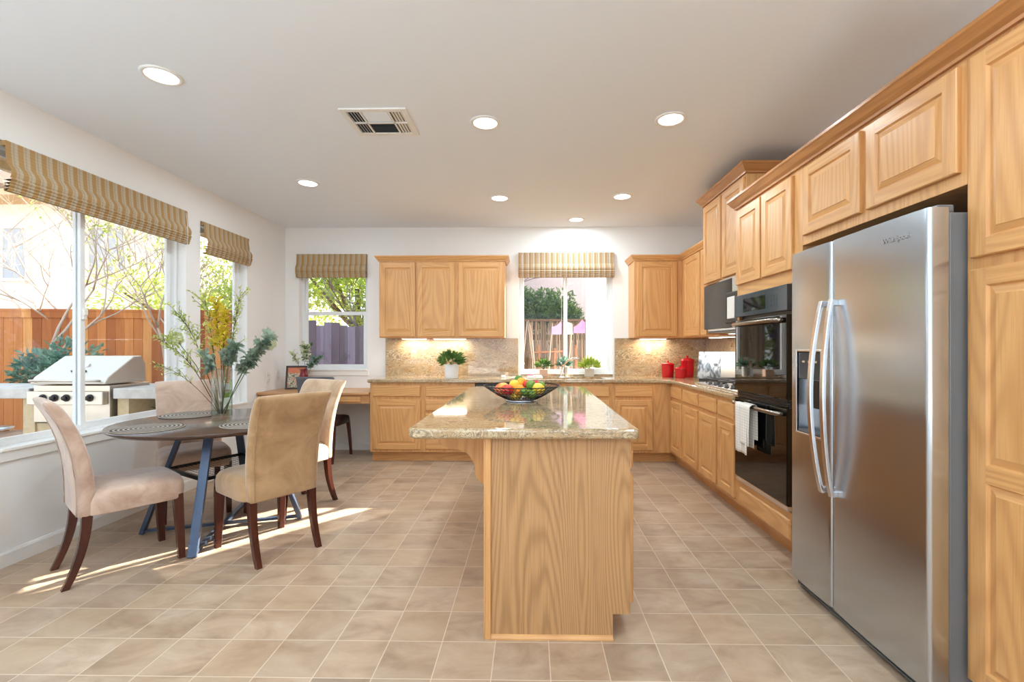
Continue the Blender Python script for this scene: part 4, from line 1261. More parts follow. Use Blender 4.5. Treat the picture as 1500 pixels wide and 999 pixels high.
# corbels
def corbel(yc):
    P = []
    for i in range(13):
        a = i / 12; P.append((-0.452 + 0.09 * (1 - cos(a * pi / 2)) , 0.876 - 0.018 - 0.075 * sin(a * pi / 2)))
    for i in range(1, 15):
        a = i / 14 * pi / 2; P.append((-0.362 + 0.095 * sin(a), 0.783 - 0.10 * (1 - cos(a))))
    for i in range(1, 10):
        a = i / 9 * pi / 2; P.append((-0.267 + 0.064 * (1 - cos(a)), 0.683 - 0.068 * sin(a)))
    P += [(IX0 + 0.004, 0.615), (IX0 + .004, 0.876), (-0.452, 0.876)]
    mb = MB(); mb.prism(P, yc - 0.022, yc + 0.022, 'y'); return mb.build('corbel', 'oak_z', t, bevel=0.002)
corbel(2.235); corbel(3.75)
t = thing('island_countertop', (0, 3.05, 0.876), 'polished granite island countertop with clipped corners', 'countertop')
c = 0.03
X0, X1, Y0_, Y1_ = -0.532, 0.463, 1.985, 4.13
mb = MB(); mb.prism([(X0 + c, Y0_), (X1 - c * .6, Y0_), (X1, Y0_ + c * .6), (X1, Y1_ - c), (X1 - c, Y1_), (X0 + c, Y1_), (X0, Y1_ - c), (X0, Y0_ + c)], 0.876, 0.921, 'z')
mb.build('slab', 'granite', t, bevel=0.016, seg=4)

# fruit bowl
BX, BY, BZ = -0.062, 3.02, 0.921
t = thing('wire_fruit_bowl', (BX, BY, BZ), 'flared dark wire-mesh bowl of fruit on the island', 'bowl')
def bowl_r(z): return 0.095 + (0.245 - 0.095) * (max(0, z - 0.012) / 0.088) ** 0.85
mb = MB()
nr = 44
for i in range(nr):
    a0 = 2 * pi * i / nr
    for sgn in (1, -1):
        pts = []
        for k in range(7):
            z = 0.014 + 0.086 * k / 6; r = bowl_r(z); a = a0 + sgn * k * 0.055
            pts.append((BX + r * cos(a), BY + r * sin(a), BZ + z))
        mb.tube(pts, 0.0017, 4, smooth=False)
mb.build('wire_mesh', 'iron', t)
mb = MB()
for z, rr in ((0.100, 0.0035), (0.056, 0.0018), (0.078, 0.0018), (0.034, 0.0018)):
    r = bowl_r(z); mb.tube([(BX + r * cos(a), BY + r * sin(a), BZ + z) for a in [2 * pi * k / 48 for k in range(49)]], rr, 6)
mb.build('rim', 'leg_black', t)
mb = MB(); mb.lathe([(0.098, 0.0), (0.100, 0.004), (0.096, 0.012), (0.09, 0.014), (0.002, 0.014)], (BX, BY, BZ), 40); mb.build('base', 'steel', t)
def fruit_mat(nm, a, b, r=0.35):
    q = NT(nm); q.col(q.ramp(q.noise(q.coord('Object', jitter=True), 9, 3), [(0.4, a), (0.62, b)])); q.set(Roughness=r)
    q.b.inputs['Subsurface Weight'].default_value = 0.0
    return q.m
M['lemon'] = fruit_mat('lemon_skin', srgb(246, 200, 50), srgb(250, 214, 84))
M['lime'] = fruit_mat('lime_skin', srgb(84, 128, 40), srgb(120, 154, 60))
M['orange'] = fruit_mat('orange_skin', srgb(240, 150, 30), srgb(246, 176, 50))
M['mango'] = fruit_mat('mango_skin', srgb(214, 60, 44), srgb(246, 190, 80))
M['apple'] = fruit_mat('apple_skin', srgb(196, 32, 40), srgb(216, 74, 50))
fr = [('mango', -0.125, -0.02, .075, .045, 'mango', 'yellow and red mango at the left side of the bowl'),
      ('apple', -0.085, -0.085, .078, .038, 'apple', 'red apple at the left front of the bowl'),
      ('lemon', -0.045, -0.02, .105, .034, 'lemon', 'large yellow lemon on the upper left of the pile'),
      ('orange', -0.012, -0.085, .078, .036, 'orange', 'orange at the front centre of the bowl'),
      ('lime', 0.022, -0.115, .068, .027, 'lime', 'lime at the front centre right of the orange'),
      ('orange', 0.0, 0.0, .118, .034, 'orange', 'orange on top of the pile in the centre'),
      ('lime', -0.018, 0.05, .130, .032, 'lime', 'green lime crowning the back of the pile'),
      ('apple', 0.032, -0.02, .108, .026, 'apple', 'small red apple in the middle of the pile'),
      ('lime', 0.060, -0.045, .106, .031, 'lime', 'round green lime right of centre on the pile'),
      ('apple', 0.095, 0.02, .105, .028, 'apple', 'small red apple at the back right of the pile'),
      ('lemon', 0.108, -0.06, .085, .036, 'lemon', 'yellow lemon at the right front of the bowl'),
      ('lime', 0.125, 0.02, .098, .028, 'lime', 'green lime at the far right of the pile'),
      ('lemon', -0.03, -0.055, .042, .034, 'lemon', 'lemon low in the bowl seen through the mesh left of centre'),
      ('orange', 0.035, 0.05, .055, .036, 'orange', 'orange buried at the back of the bowl'),
      ('lime', 0.065, -0.075, .048, .032, 'lime', 'lime low in the bowl seen through the mesh at right'),
      ('apple', -0.06, 0.055, .07, .036, 'apple', 'red apple at the back left of the bowl')]
for (nm, x, y, z, r, m_, lb) in fr:
    t = thing(nm, (BX + x, BY + y, BZ + z), None, None)
    sc = {'lemon': (1.2, 1, 0.95), 'mango': (1.3, 1.05, 0.95), 'lime': (1.08, 1, 1), 'orange': (1, 1, .96), 'apple': (1, 1, .92)}[nm]
    rot = Matrix.Rotation(random.uniform(0, 3), 3, 'Z') @ Matrix.Rotation(random.uniform(-.4, .4), 3, 'Y')
    tag(t, lb, nm, 'fruit in the wire bowl')
    mb = MB(); mb.ball((BX + x, BY + y, BZ + z), r, 20, 14, sc=sc, rot=rot)
    if nm == 'lemon': mb.ball(Vector((BX + x, BY + y, BZ + z)) + rot @ Vector((r * 1.2, 0, 0)), r * .22, 8, 6)
    mb.build('fruit_body', m_, t)
    if nm in ('apple', 'mango'):
        mb = MB(); mb.tube([(BX + x, BY + y, BZ + z + r * .8), (BX + x + .004, BY + y, BZ + z + r * 1.15)], 0.0015, 5); mb.build('stem', 'twig', t)

# ------------------------------------------------------------------ refrigerator
XF = 1.39; FY0, FY1, SEAM = 1.66, 2.53, 2.190
t = thing('refrigerator', (1.75, 2.1, 0), 'stainless side-by-side refrigerator with ice dispenser', 'refrigerator')
mb = MB(); mb.box(1.475, 2.10, FY0 + .012, FY1 - .012, 0.03, 1.745); mb.build('body', 'dark_side', t, bevel=0.004)
mb = MB(); mb.box(1.462, 1.476, FY0 + .02, FY1 - .02, 0.06, 1.74); mb.build('gasket', 'gasket', t)
zb, zt = 0.060, 1.760
def bow(y, a, b, x=XF, amp=0.012):
    u = (y - a) / (b - a); e = 0.0
    r = 0.014; d = min(y - a, b - y)
    if d < r: e = r - sqrt(max(0, r * r - (r - d) ** 2))
    return x - amp * 4 * u * (1 - u) * 0.6 + e + 0.004
def fridge_door(name, a, b, niche=None):
    ys = [a + (b - a) * i / 24 for i in range(25)] + [a + k for k in (0.0015, 0.004, 0.008, 0.014)] + [b - k for k in (0.0015, 0.004, 0.008, 0.014)]
    zs = [zb, zt]
    if niche:
        ny0, ny1, nz0, nz1 = niche
        ys = [y for y in ys if abs(y - ny0) > 0.004 and abs(y - ny1) > 0.004] + [ny0, ny1]; zs += [nz0, nz1]
    ys = sorted(set(ys)); zs = sorted(zs)
    mb = MB()
    for i in range(len(ys) - 1):
        for k in range(len(zs) - 1):
            ym = (ys[i] + ys[i + 1]) / 2; zm_ = (zs[k] + zs[k + 1]) / 2
            if niche and ny0 < ym < ny1 and nz0 < zm_ < nz1: continue
            mb.add([(bow(ys[i], a, b), ys[i], zs[k]), (bow(ys[i + 1], a, b), ys[i + 1], zs[k]), (bow(ys[i + 1], a, b), ys[i + 1], zs[k + 1]), (bow(ys[i], a, b), ys[i], zs[k + 1])], [(0, 1, 2, 3)], 0, False)
    xb = XF + 0.072
    for y in (a, b):
        mb.add([(bow(y, a, b), y, zb), (xb, y, zb), (xb, y, zt), (bow(y, a, b), y, zt)], [(0, 1, 2, 3)])
    for z_ in (zb, zt):
        n = len(ys)
        mb.add([(bow(y, a, b), y, z_) for y in ys] + [(xb, y, z_) for y in ys], [(i, i + 1, n + i + 1, n + i) for i in range(n - 1)])
    mb.add([(xb, a, zb), (xb, b, zb), (xb, b, zt), (xb, a, zt)], [(0, 1, 2, 3)])
    if niche:
        x1_ = XF + 0.060
        for (p, q) in (((ny0, nz0), (ny1, nz0)), ((ny1, nz0), (ny1, nz1)), ((ny1, nz1), (ny0, nz1)), ((ny0, nz1), (ny0, nz0))):
            mb.add([(bow(p[0], a, b), p[0], p[1]), (bow(q[0], a, b), q[0], q[1]), (x1_, q[0], q[1]), (x1_, p[0], p[1])], [(0, 1, 2, 3)], 0)
        mb.add([(x1_, ny0, nz0), (x1_, ny1, nz0), (x1_, ny1, nz1), (x1_, ny0, nz1)], [(0, 1, 2, 3)], 0)
    d = mb.build(name, 'steel', t)
    bm = bmesh.new(); bm.from_mesh(d.data); bmesh.ops.remove_doubles(bm, verts=bm.verts, dist=0.0002); bmesh.ops.recalc_face_normals(bm, faces=bm.faces); bm.to_mesh(d.data); bm.free()
    for p in d.data.polygons: p.use_smooth = True
    try:
        md = d.modifiers.new('edge', 'EDGE_SPLIT'); md.split_angle = radians(35)
    except Exception: pass
    return d
NI = (2.262, 2.462, 0.835, 1.245)
dl = fridge_door('freezer_door', SEAM + 0.003, FY1, NI)
dr = fridge_door('fridge_door', FY0, SEAM - 0.003)
def handle(yc, parent, lean):
    pts = []; rs = []
    mb = MB(); n = 18
    for i in range(n + 1):
        u = i / n; z = 0.585 + 0.90 * u; b = sin(pi * u)
        pts.append((XF - 0.020 - 0.048 * b ** 0.8, yc + lean * b * 0.012, z))
    prev = None
    for i in range(n + 1):
        x, y, z = pts[i]; w_ = 0.013; h_ = 0.009
        ring = [(x - h_, y - w_, z), (x - h_, y + w_, z), (x + h_, y + w_, z), (x + h_, y - w_, z)]
        if prev: mb.add(prev + ring, [(0, 1, 5, 4), (1, 2, 6, 5), (2, 3, 7, 6), (3, 0, 4, 7)], 0, False)
        else: mb.add(ring, [(0, 1, 2, 3)])
        prev = ring
    mb.add(prev, [(3, 2, 1, 0)])
    for z in (0.600, 1.470): mb.box(XF - 0.024, XF + 0.004, yc - 0.012, yc + 0.012, z - 0.014, z + 0.014)
    return mb.build('handle', 'steel_h', parent, bevel=0.004, seg=2)
handle(SEAM + 0.036, dl, 1); handle(SEAM - 0.036, dr, -1)
# dispenser insides
mb = MB(); ny0, ny1, nz0, nz1 = NI
xf = bow(2.36, SEAM, FY1)
for (a0, a1, b0, b1) in ((ny0 - .012, ny0, nz0 - .012, nz1 + .012), (ny1, ny1 + .012, nz0 - .012, nz1 + .012), (ny0, ny1, nz0 - .012, nz0), (ny0, ny1, nz1, nz1 + .012)):
    mb.box(xf - 0.004, xf + 0.012, a0, a1, b0, b1)
dp = mb.build('dispenser_frame', 'steel_h', dl, bevel=0.003)
mb = MB(); mb.box(xf + 0.006, XF + 0.058, ny0 + .001, ny1 - .001, 1.105, nz1 - .001); mb.build('dispenser_panel', 'blackglass_e', dl, bevel=0.004)
for yy in (2.31, 2.36, 2.41):
    mb = MB(); mb.box(xf + 0.003, xf + 0.006, yy - .012, yy + .012, 1.19, 1.20); mb.build('dispenser_button', 'steel_h', dl)
mb = MB(); mb.box(XF + 0.03, XF + 0.045, 2.33, 2.39, 0.96, 1.10); mb.build('dispenser_paddle', 'black', dl, bevel=0.004)
mb = MB(); mb.box(xf + .006, XF + 0.058, ny0 + .002, ny1 - .002, nz0 + .001, nz0 + 0.012); mb.build('drip_tray', 'grille', dl)
mb = MB(); mb.box(1.425, 1.47, FY0 + .01, FY1 - .01, 0.012, 0.055)
for k in range(2): mb.box(1.418, 1.43, FY0 + .03, FY1 - .03, 0.018 + k * .016, 0.026 + k * .016)
mb.build('base_grille', 'grille', t)
for yy in (FY0 + 0.05, FY1 - 0.05):
    mb = MB(); mb.box(1.44, 1.50, yy - .03, yy + .03, 1.745, 1.775); mb.build('hinge_cover', 'dark_side', t, bevel=0.006)
for yy in (FY0 + 0.06, FY1 - 0.06):
    mb = MB(); mb.lathe([(0.02, 0), (0.02, 0.02), (0.008, 0.02), (0.008, 0.03)], (1.50, yy, 0.0), 14); mb.build('levelling_foot', 'black', t)
# raised lettering on the door
cu = bpy.data.curves.new('logo', 'FONT'); cu.body = 'Whirlpool'; cu.size = 0.030; cu.extrude = 0.0008; cu.align_x = 'CENTER'
to = bpy.data.objects.new('logo_curve', cu); C.objects.link(to)
dg = bpy.context.evaluated_depsgraph_get()
lm_ = bpy.data.meshes.new_from_object(to.evaluated_get(dg)); bpy.data.objects.remove(to)
lo = bpy.data.objects.new('logo', lm_); C.objects.link(lo); lm_.materials.append(M['chrome'])
lo.parent = dr
Lx = Vector((1.388 - 0.0035, 1.805, 1.672)) - Vector((1.75, 2.1, 0))
slope = 0.012
R3 = Matrix(((0, 0, -1), (-1, 0, 0), (0, 1, 0)))
lo.matrix_local = Matrix.Translation(Lx) @ R3.to_4x4()

# ------------------------------------------------------------------ desk
t = thing('built_in_desk', (-2.4, 5.4, 0.655), 'built-in wooden desk under the back left window', 'desk')
mb = MB(); mb.box(XL + .001, -1.785, 5.12, YB - .001, 0.735, 0.765); mb.build('desktop', 'desk_x', t, bevel=0.008, seg=3)
mb = MB(); mb.box(XL + .001, -1.785, 5.15, 5.17, 0.640, 0.735); mb.box(XL + .001, XL + .03, 5.17, YB - .001, 0.64, 0.735); mb.box(-1.815, -1.785, 5.17, YB - .001, 0.64, 0.735); mb.build('apron', 'desk_x', t)
slab_front(t, (-2.42, 5.15, .655), 0.54, .068, BACKF)
slab_front(t, (-2.99, 5.15, .655), 0.54, .068, BACKF)

# framed picture on the desk
t = thing('picture_frame', (-2.80, 5.52, 0.765), 'small dark-framed orange and green picture leaning on the desk', 'picture frame', rz=radians(14), local=True)
def lean(x, z, d): return (x, z * 0.22 + d, z * 0.975)
mb = MB()
w, hh = 0.235, 0.285
for (a, b, c_, d_) in ((-w / 2, -w / 2 + .022, 0, hh), (w / 2 - .022, w / 2, 0, hh), (-w / 2 + .022, w / 2 - .022, 0, .022), (-w / 2 + .022, w / 2 - .022, hh - .022, hh)):
    vs = [lean(x, z, d) for d in (-.009, .009) for (x, z) in ((a, c_), (b, c_), (b, d_), (a, d_))]
    mb.add(vs, [(0, 1, 2, 3), (7, 6, 5, 4), (0, 4, 5, 1), (1, 5, 6, 2), (2, 6, 7, 3), (3, 7, 4, 0)])
mb.build('frame', plain('dark_frame_wood', srgb(58, 34, 28), .35), t, bevel=0.002)
def picmat():
    q = NT('desk_picture')
    tc = q.n('ShaderNodeTexCoord'); sp = q.n('ShaderNodeSeparateXYZ'); q.l(tc.outputs['Object'], sp.inputs[0])
    n = q.noise(q.coord('Object'), 45, 4, .6)
    low = q.ramp(n, [(0.4, srgb(90, 110, 76)), (0.52, srgb(226, 214, 190)), (0.6, srgb(200, 92, 60))])
    f = q.math('GREATER_THAN', sp.outputs[2], 0.19)
    q.col(q.mix(f, low, q.mix(n, srgb(206, 104, 66), srgb(232, 140, 96)))); q.set(Roughness=.3)
    return q.m
mb = MB(); mb.add([lean(-w / 2 + .018, .018, 0), lean(w / 2 - .018, .018, 0), lean(w / 2 - .018, hh - .018, 0), lean(-w / 2 + .018, hh - .018, 0)], [(0, 1, 2, 3)])
mb.build('picture', picmat(), t)
mb = MB(); mb.bar(lean(0, .2, .01), (0, 0.15, 0.002), .03, .004); mb.build('easel_leg', 'black', t)

# red vase with small bouquet on the desk
dvx, dvy = -2.655, 5.42
t = thing('small_vase', (dvx, dvy, 0.765), 'small dark red glass vase on the desk', 'vase')
mb = MB(); mb.lathe([(0.034, 0), (0.040, .004), (0.046, .04), (0.046, .16), (0.038, .205), (0.032, .225), (0.036, .245), (0.033, .245), (0.029, .225)], (dvx, dvy, 0.765)); mb.build('vase_body', plain('dark_red_glass', srgb(120, 10, 24), .08), t)
def spray(nm, base, tip, label, cat, leafs, L, W, spread=0.05, dens=10, stem='twig', bloom=None, group=None, seed=1, tstart=0.35, r0=0.0022, side=3, sp_len=0.10, down=0.0):
    """one cut stem with side twigs and leaves; it stands in a vase and is a thing of its own"""
    rnd = random.Random(seed)
    t = thing(nm, base, label, cat, group)
    b = Vector(base); e = Vector(tip)
    def cv(u): 
        p = b.lerp(e, u); k = sin(pi * u)
        lift = (e - b).length * 0.12 * k
        return p + Vector((0, 0, lift)) + Vector((sin(u * 5 + seed), cos(u * 4 + seed), 0)) * 0.006 * k
    st = MB(); pts = [cv(i / 14) for i in range(15)]
    st.tube(pts, [r0 * (1 - 0.6 * i / 14) for i in range(15)], 6)
    tips = [(cv(u), (cv(min(1, u + .05)) - cv(u - .05)).normalized()) for u in [tstart + (1 - tstart) * i / dens for i in range(dens + 1)]]
    lf = MB(); bl = MB()
    allp = []
    for (p, d) in tips:
        allp.append((p, d))
        for s_ in range(side):
            q = (d + Vector((rnd.uniform(-1, 1), rnd.uniform(-1, 1), rnd.uniform(-.5 - down, .9 - down))) * 0.9).normalized()
            ln = sp_len * rnd.uniform(.3, 1.1)
            mid = p + q * ln * .5 + Vector((0, 0, 0.008)); en = p + q * ln
            st.tube([p, mid, en], [r0 * .5, r0 * .45, r0 * .3], 4)
            for z in range(max(2, int(ln / 0.022))): allp.append((p.lerp(en, (z + 1) / max(2, int(ln / .022))), q))
    for (p, d) in allp:
        for k in range(leafs):
            q = (d * .5 + Vector((rnd.uniform(-1, 1), rnd.uniform(-1, 1), rnd.uniform(-1, 1)))).normalized()
            (bl if bloom and rnd.random() < bloom[1] else lf).leaf(p, q, L * rnd.uniform(.6, 1.25), W * rnd.uniform(.7, 1.2), 0, nrm=(rnd.uniform(-1, 1), rnd.uniform(-1, 1), 1))
    st.build('stem', stem, t)
    if lf.v: lf.build('leaves', LM, t)
    if bl.v: bl.build('blossoms', bloom[0], t)
    return t
LM = 'leaf_dark'
DG = 'stems in the small red vase'
spray('flower_stem', (dvx, dvy, .84), (dvx + .015, dvy, 1.26), 'short leafy cream blossom stem upright in the red desk vase', 'flower', 4, .045, .028, bloom=('petal_w', .6), seed=11, sp_len=.07, tstart=.5, dens=7, group=DG)
spray('flower_stem', (dvx - .01, dvy, .84), (dvx - .13, dvy + .02, 1.18), 'pale stem leaning left out of the red desk vase', 'flower', 2, .03, .016, bloom=('petal_g', .8), seed=12, sp_len=.06, tstart=.55, dens=6, group=DG)
LM = 'leaf_teal'
spray('leaf_stem', (dvx + .01, dvy, .84), (dvx + .16, dvy - .02, 1.12), 'grey-green leaf stem leaning right out of the red desk vase', 'leaf stem', 3, .045, .026, seed=13, sp_len=.05, tstart=.5, dens=6, group=DG)

# ------------------------------------------------------------------ dining chairs
def rrect(w, d, k=4.0, n=24, cx=0.0, cy=0.0):
    out = []
    for i in range(n):
        a = 2 * pi * i / n
        c_, s_ = cos(a), sin(a)
        x = w / 2 * math.copysign(abs(c_) ** (2 / k), c_); y = d / 2 * math.copysign(abs(s_) ** (2 / k), s_)
        out.append((x + cx, y + cy))
    return out
def loft(mb, rings, mi=0):
    n = len(rings[0]); vs = [p for r in rings for p in r]; fs = []
    for i in range(len(rings) - 1):
        for k in range(n):
            j = (k + 1) % n
            fs.append((i * n + k, i * n + j, (i + 1) * n + j, (i + 1) * n + k))
    fs.append(tuple(range(n - 1, -1, -1))); fs.append(tuple((len(rings) - 1) * n + i for i in range(n)))
    mb.add(vs, fs, mi, True)
def legmb(pts, s0, s1):
    mb = MB(); prev = None; n = len(pts)
    for i, p in enumerate(pts):
        u = i / (n - 1); s_ = (s0 * (1 - u) + s1 * u) / 2
        r = [(p[0] - s_, p[1] - s_, p[2]), (p[0] + s_, p[1] - s_, p[2]), (p[0] + s_, p[1] + s_, p[2]), (p[0] - s_, p[1] + s_, p[2])]
        if prev: mb.add(prev + r, [(0, 1, 5, 4), (1, 2, 6, 5), (2, 3, 7, 6), (3, 0, 4, 7)])
        else: mb.add(r, [(3, 2, 1, 0)])
        prev = r
    mb.add(prev, [(0, 1, 2, 3)])
    return mb
def make_chair(label, fab, group):
    t = thing('dining_chair', (0, 0, 0), label, 'chair', group, local=True)
    for s_ in (-1, 1):
        legmb([(s_ * .195, .195, .39), (s_ * .197, .205, .2), (s_ * .200, .215, 0)], .050, .034).build('leg', 'mahog', t, bevel=0.003)
    for s_ in (-1, 1):
        pts = []
        for i in range(9):
            u = i / 8; z = .40 * (1 - u)
            pts.append((s_ * .182, -.205 - 0.085 * u ** 2.2, z))
        legmb(pts, .046, .032).build('leg', 'mahog', t, bevel=0.003)
    # seat: domed upholstered block
    mb = MB(); rings = []
    for (z, g, kk) in ((.365, -.004, 7), (.372, 0.0, 7), (.43, .003, 7), (.462, 0.0, 6), (.482, -.016, 5), (.495, -.05, 4), (.503, -.12, 3.2), (.506, -.24, 2.6)):
        rings.append([(x, y, z + (0.010 if z < .45 else 0) * 0) for x, y in rrect(.455 + g * 1.0, .455 + g * 1.0, kk, 36, 0, .012)])
    loft(mb, rings); mb.build('seat', fab, t)
    # back: curved slab rolling backward at the top
    mb = MB(); rings = []
    prof = [(.362, -.210, .068, .405), (.370, -.210, .076, .412), (.42, -.208, .082, .418), (.50, -.208, .084, .424), (.58, -.214, .082, .430), (.66, -.226, .078, .434), (.74, -.244, .074, .438),
            (.81, -.266, .070, .442), (.87, -.290, .066, .446), (.92, -.315, .064, .448), (.950, -.334, .060, .450), (.968, -.350, .050, .448), (.978, -.362, .034, .444), (.981, -.370, .014, .438)]
    for i, (z, y, th, w) in enumerate(prof):
        # tilt ring to follow the curve
        z2, y2 = prof[min(i + 1, len(prof) - 1)][:2]; z1_, y1_ = prof[max(i - 1, 0)][:2]
        d = Vector((0, y2 - y1_, z2 - z1_)).normalized(); nrm = Vector((0, d.z, -d.y))
        ring = []
        for (x, q) in rrect(w, th, 5, 36): ring.append((x, y + nrm.y * q, z + nrm.z * q))
        rings.append(ring)
    loft(mb, rings); back = mb.build('backrest', fab, t)
    # piping along the rear edges
    for s_ in (-1, 1):
        pts = []
        for i, (z, y, th, w) in enumerate(prof[1:-3]):
            pts.append((s_ * (w / 2 - .024), y - th / 2 + .0005, z))
        mb = MB(); mb.tube(pts, 0.0026, 6); mb.build('piping', fab, back)
    return t
CG = 'upholstered chairs around the dining table'
ch = [('suede_skylit', -2.399, 2.741, -37.6, 'beige upholstered dining chair, window tint in its colour, nearest the large window at the left'),
      ('suede_shaded', -1.695, 2.972, 55.0, 'beige upholstered dining chair, shade in its colour, with its back to the viewer, nearest the island'),
      ('suede', -1.91, 3.67, 156.1, 'pale upholstered dining chair behind the one nearest the island, facing the viewer'),
      ('suede_skylit', -2.618, 3.59, -138.2, 'beige upholstered dining chair, window tint in its colour, against the left wall behind the flower vase')]
protos = {}
for (fab, x, y, rz, lb) in ch:
    if fab in protos:
        src = protos[fab]; o = copy_tree(src)
    else:
        o = make_chair(lb, fab, CG); protos[fab] = o
    o['label'] = lb; o.location = (x, y, 0); o.rotation_euler = (0, 0, radians(rz))

# desk chair
t = thing('desk_chair', (-2.33, 5.24, 0), 'grey-backed desk chair with dark brown seat tucked under the desk', 'chair', local=True)
for s_ in (-1, 1):
    legmb([(s_ * .175, .23, .40), (s_ * .19, .25, .2), (s_ * .20, .26, 0)], .038, .026).build('leg', 'mahog', t, bevel=.003)
    legmb([(s_ * .175, -.16, .42), (s_ * .178, -.18, .2), (s_ * .182, -.22, 0)], .036, .026).build('leg', 'mahog', t, bevel=.003)
mb = MB(); rings = []
for (z, g, kk) in ((.395, 0, 6), (.40, 0.01, 6), (.445, .012, 5), (.465, 0.0, 5), (.475, -.04, 4), (.480, -.15, 3)):
    rings.append([(x, y, z) for x, y in rrect(.41 + g, .43 + g, kk, 28, 0, .05)])
loft(mb, rings); mb.build('seat', 'brown_leather', t)
mb = MB(); rings = []
for (z, y, th, w) in ((.44, -.165, .05, .36), (.45, -.166, .055, .37), (.6, -.175, .055, .38), (.8, -.20, .05, .40), (.92, -.225, .046, .415), (.94, -.232, .036, .41), (.946, -.235, .014, .40)):
    rings.append([(x, yy_, z) for x, yy_ in rrect(w, th, 5, 28, 0, y)])
loft(mb, rings); mb.build('backrest', 'gray_fabric', t)

# ------------------------------------------------------------------ dining table
TX, TY, TR = -2.203, 3.296, 0.635
t = thing('dining_table', (TX, TY, 0), 'round dark wood dining table on a splayed blue-grey metal frame', 'table')
mb = MB(); mb.lathe([(TR - .03, .722), (TR - .008, .735), (TR, .744), (TR, .748), (TR - .003, .751), (0.001, .751)], (TX, TY, 0), 72); mb.build('tabletop', 'walnut', t)
feet = {'near': (-2.035, 2.775), 'left': (-2.640, 3.13), 'right': (-1.705, 3.43), 'far': (-2.31, 3.785)}
ctr = Vector((-2.172, 3.28, 0))
def legp(k, z):
    b = Vector((feet[k][0], feet[k][1], 0)); top = ctr.lerp(b, 0.50); top.z = .722
    return b.lerp(top, z / .722)
mids = {}
for k in feet:
    a = legp(k, 0.004); b_ = legp(k, .722)
    mb = MB(); d = (Vector(feet[k] + (0,)) - ctr); 
    mb.bar(a, b_, .050, .026, up=(d.y, -d.x, 0) if False else (d.x, d.y, 0)); mb.build('leg', 'leg_blue', t, bevel=.002)
mb = MB()
order = ['near', 'left', 'far', 'right']
for i in range(4):
    a = legp(order[i], .43); b_ = legp(order[(i + 1) % 4], .43); mb.bar(a, b_, .02, .02)
mb.build('shelf_frame', 'leg_black', t)
mb = MB()
A, B_, Cc, D = [legp(k, .432) for k in order]
n = 17
for i in range(1, n):
    u = i / n
    mb.bar(A.lerp(B_, u), D.lerp(Cc, u), .0018, .0018); mb.bar(A.lerp(D, u), B_.lerp(Cc, u), .0018, .0018)
mb.build('wire_shelf', 'leg_black', t)
mb = MB(); mb.bar(legp('near', .025), legp('far', .025), .03, .022); mb.bar(legp('left', .022), legp('right', .022), .03, .018); mb.build('floor_brace', 'leg_blue', t)
mb = MB(); mb.bar(legp('near', .71), legp('far', .71), .05, .02); mb.bar(legp('left', .708), legp('right', .708), .05, .018); mb.build('top_brace', 'leg_black', t)

for (mx, my, lb) in ((-2.425, 2.925, 'round woven placemat at the left near edge of the table'), (-2.59, 3.51, 'round woven placemat behind the vase beside the window-side chair'),
                     (-1.86, 3.10, 'round woven placemat in front of the chair nearest the island'), (-1.98, 3.68, 'round woven placemat at the far right of the table, by the pale chair')):
    t = MB(); t.lathe([(0.186, 0), (0.192, .003), (0.190, .006), (0.182, .0075), (0.001, .0075)], (mx, my, .751), 48)
    tag(t.build('placemat', 'placemat', None, loc=(mx, my, .751)), lb, 'placemat', 'round woven placemats')

# tall glass vase with branches
VX, VY, VZ = -2.255, 3.375, .751
t = thing('glass_vase', (VX, VY, VZ), 'tall clear cylindrical glass vase on the dining table', 'vase')
mb = MB(); mb.lathe([(0.058, 0), (0.064, .004), (0.066, .02), (0.068, .355), (0.0665, .360), (0.065, .355), (0.063, .022), (0.0, .018)], (VX, VY, VZ), 40, cap=False); mb.build('vase_body', 'vase_glass', t)
mb = MB(); mb.lathe([(0.0625, 0.020), (0.0640, .20)], (VX, VY, VZ), 32); mb.build('water', 'vase_water', t)
VG = 'stems arranged in the tall glass vase'
vb = lambda dx, dy: (VX + dx, VY + dy, VZ + .03)
def V2(u, v, d=0.0):
    # a point at the vase's depth (plus d) for a place in the view; used once to lay out the bouquet
    zc = 3.41 + d; xc = (u - 767) / 685 * zc
    return (xc - zc * .016, zc + xc * .016, HC - (v - 508) / 685 * zc)
LM = 'leaf_yg'
fs = [((300, 440), 'tall yellow-green flowering branch leaning slightly left', 21, -.03),
      ((262, 462), 'yellow-green branch reaching to the upper left', 22, .05),
      ((238, 500), 'thin yellow-green branch stretching far left', 23, -.08),
      ((352, 436), 'branch with pale green sprays at the upper right', 24, .06)]
for ((u, v), lb, sd, d) in fs:
    spray('flowering_branch', vb(.01 * cos(sd), .01 * sin(sd)), V2(u, v, d), lb, 'branch', 2, .034, .016, bloom=('petal_g', .3), seed=sd, tstart=.42, dens=10, side=2, sp_len=.12, r0=.0035, group=VG)
LM = 'petal_y'
spray('flowering_branch', vb(0, .01), V2(316, 448, -.02), 'branch with bright yellow blossoms in the centre', 'branch', 4, .040, .024, seed=31, tstart=.5, dens=8, side=2, sp_len=.06, r0=.004, group=VG)
spray('flowering_branch', vb(.01, -.01), V2(330, 462, -.05), 'shorter branch with bright yellow blossoms right of centre', 'branch', 4, .042, .026, seed=32, tstart=.55, dens=7, side=2, sp_len=.05, r0=.004, group=VG)
LM = 'leaf_yg'
spray('flowering_branch', vb(-.01, -.01), V2(232, 535, -.05), 'drooping twig with small buds at the lower left', 'branch', 1, .026, .012, seed=33, tstart=.45, dens=9, side=2, sp_len=.12, r0=.0025, group=VG, down=.4)
LM = 'leaf_euc'
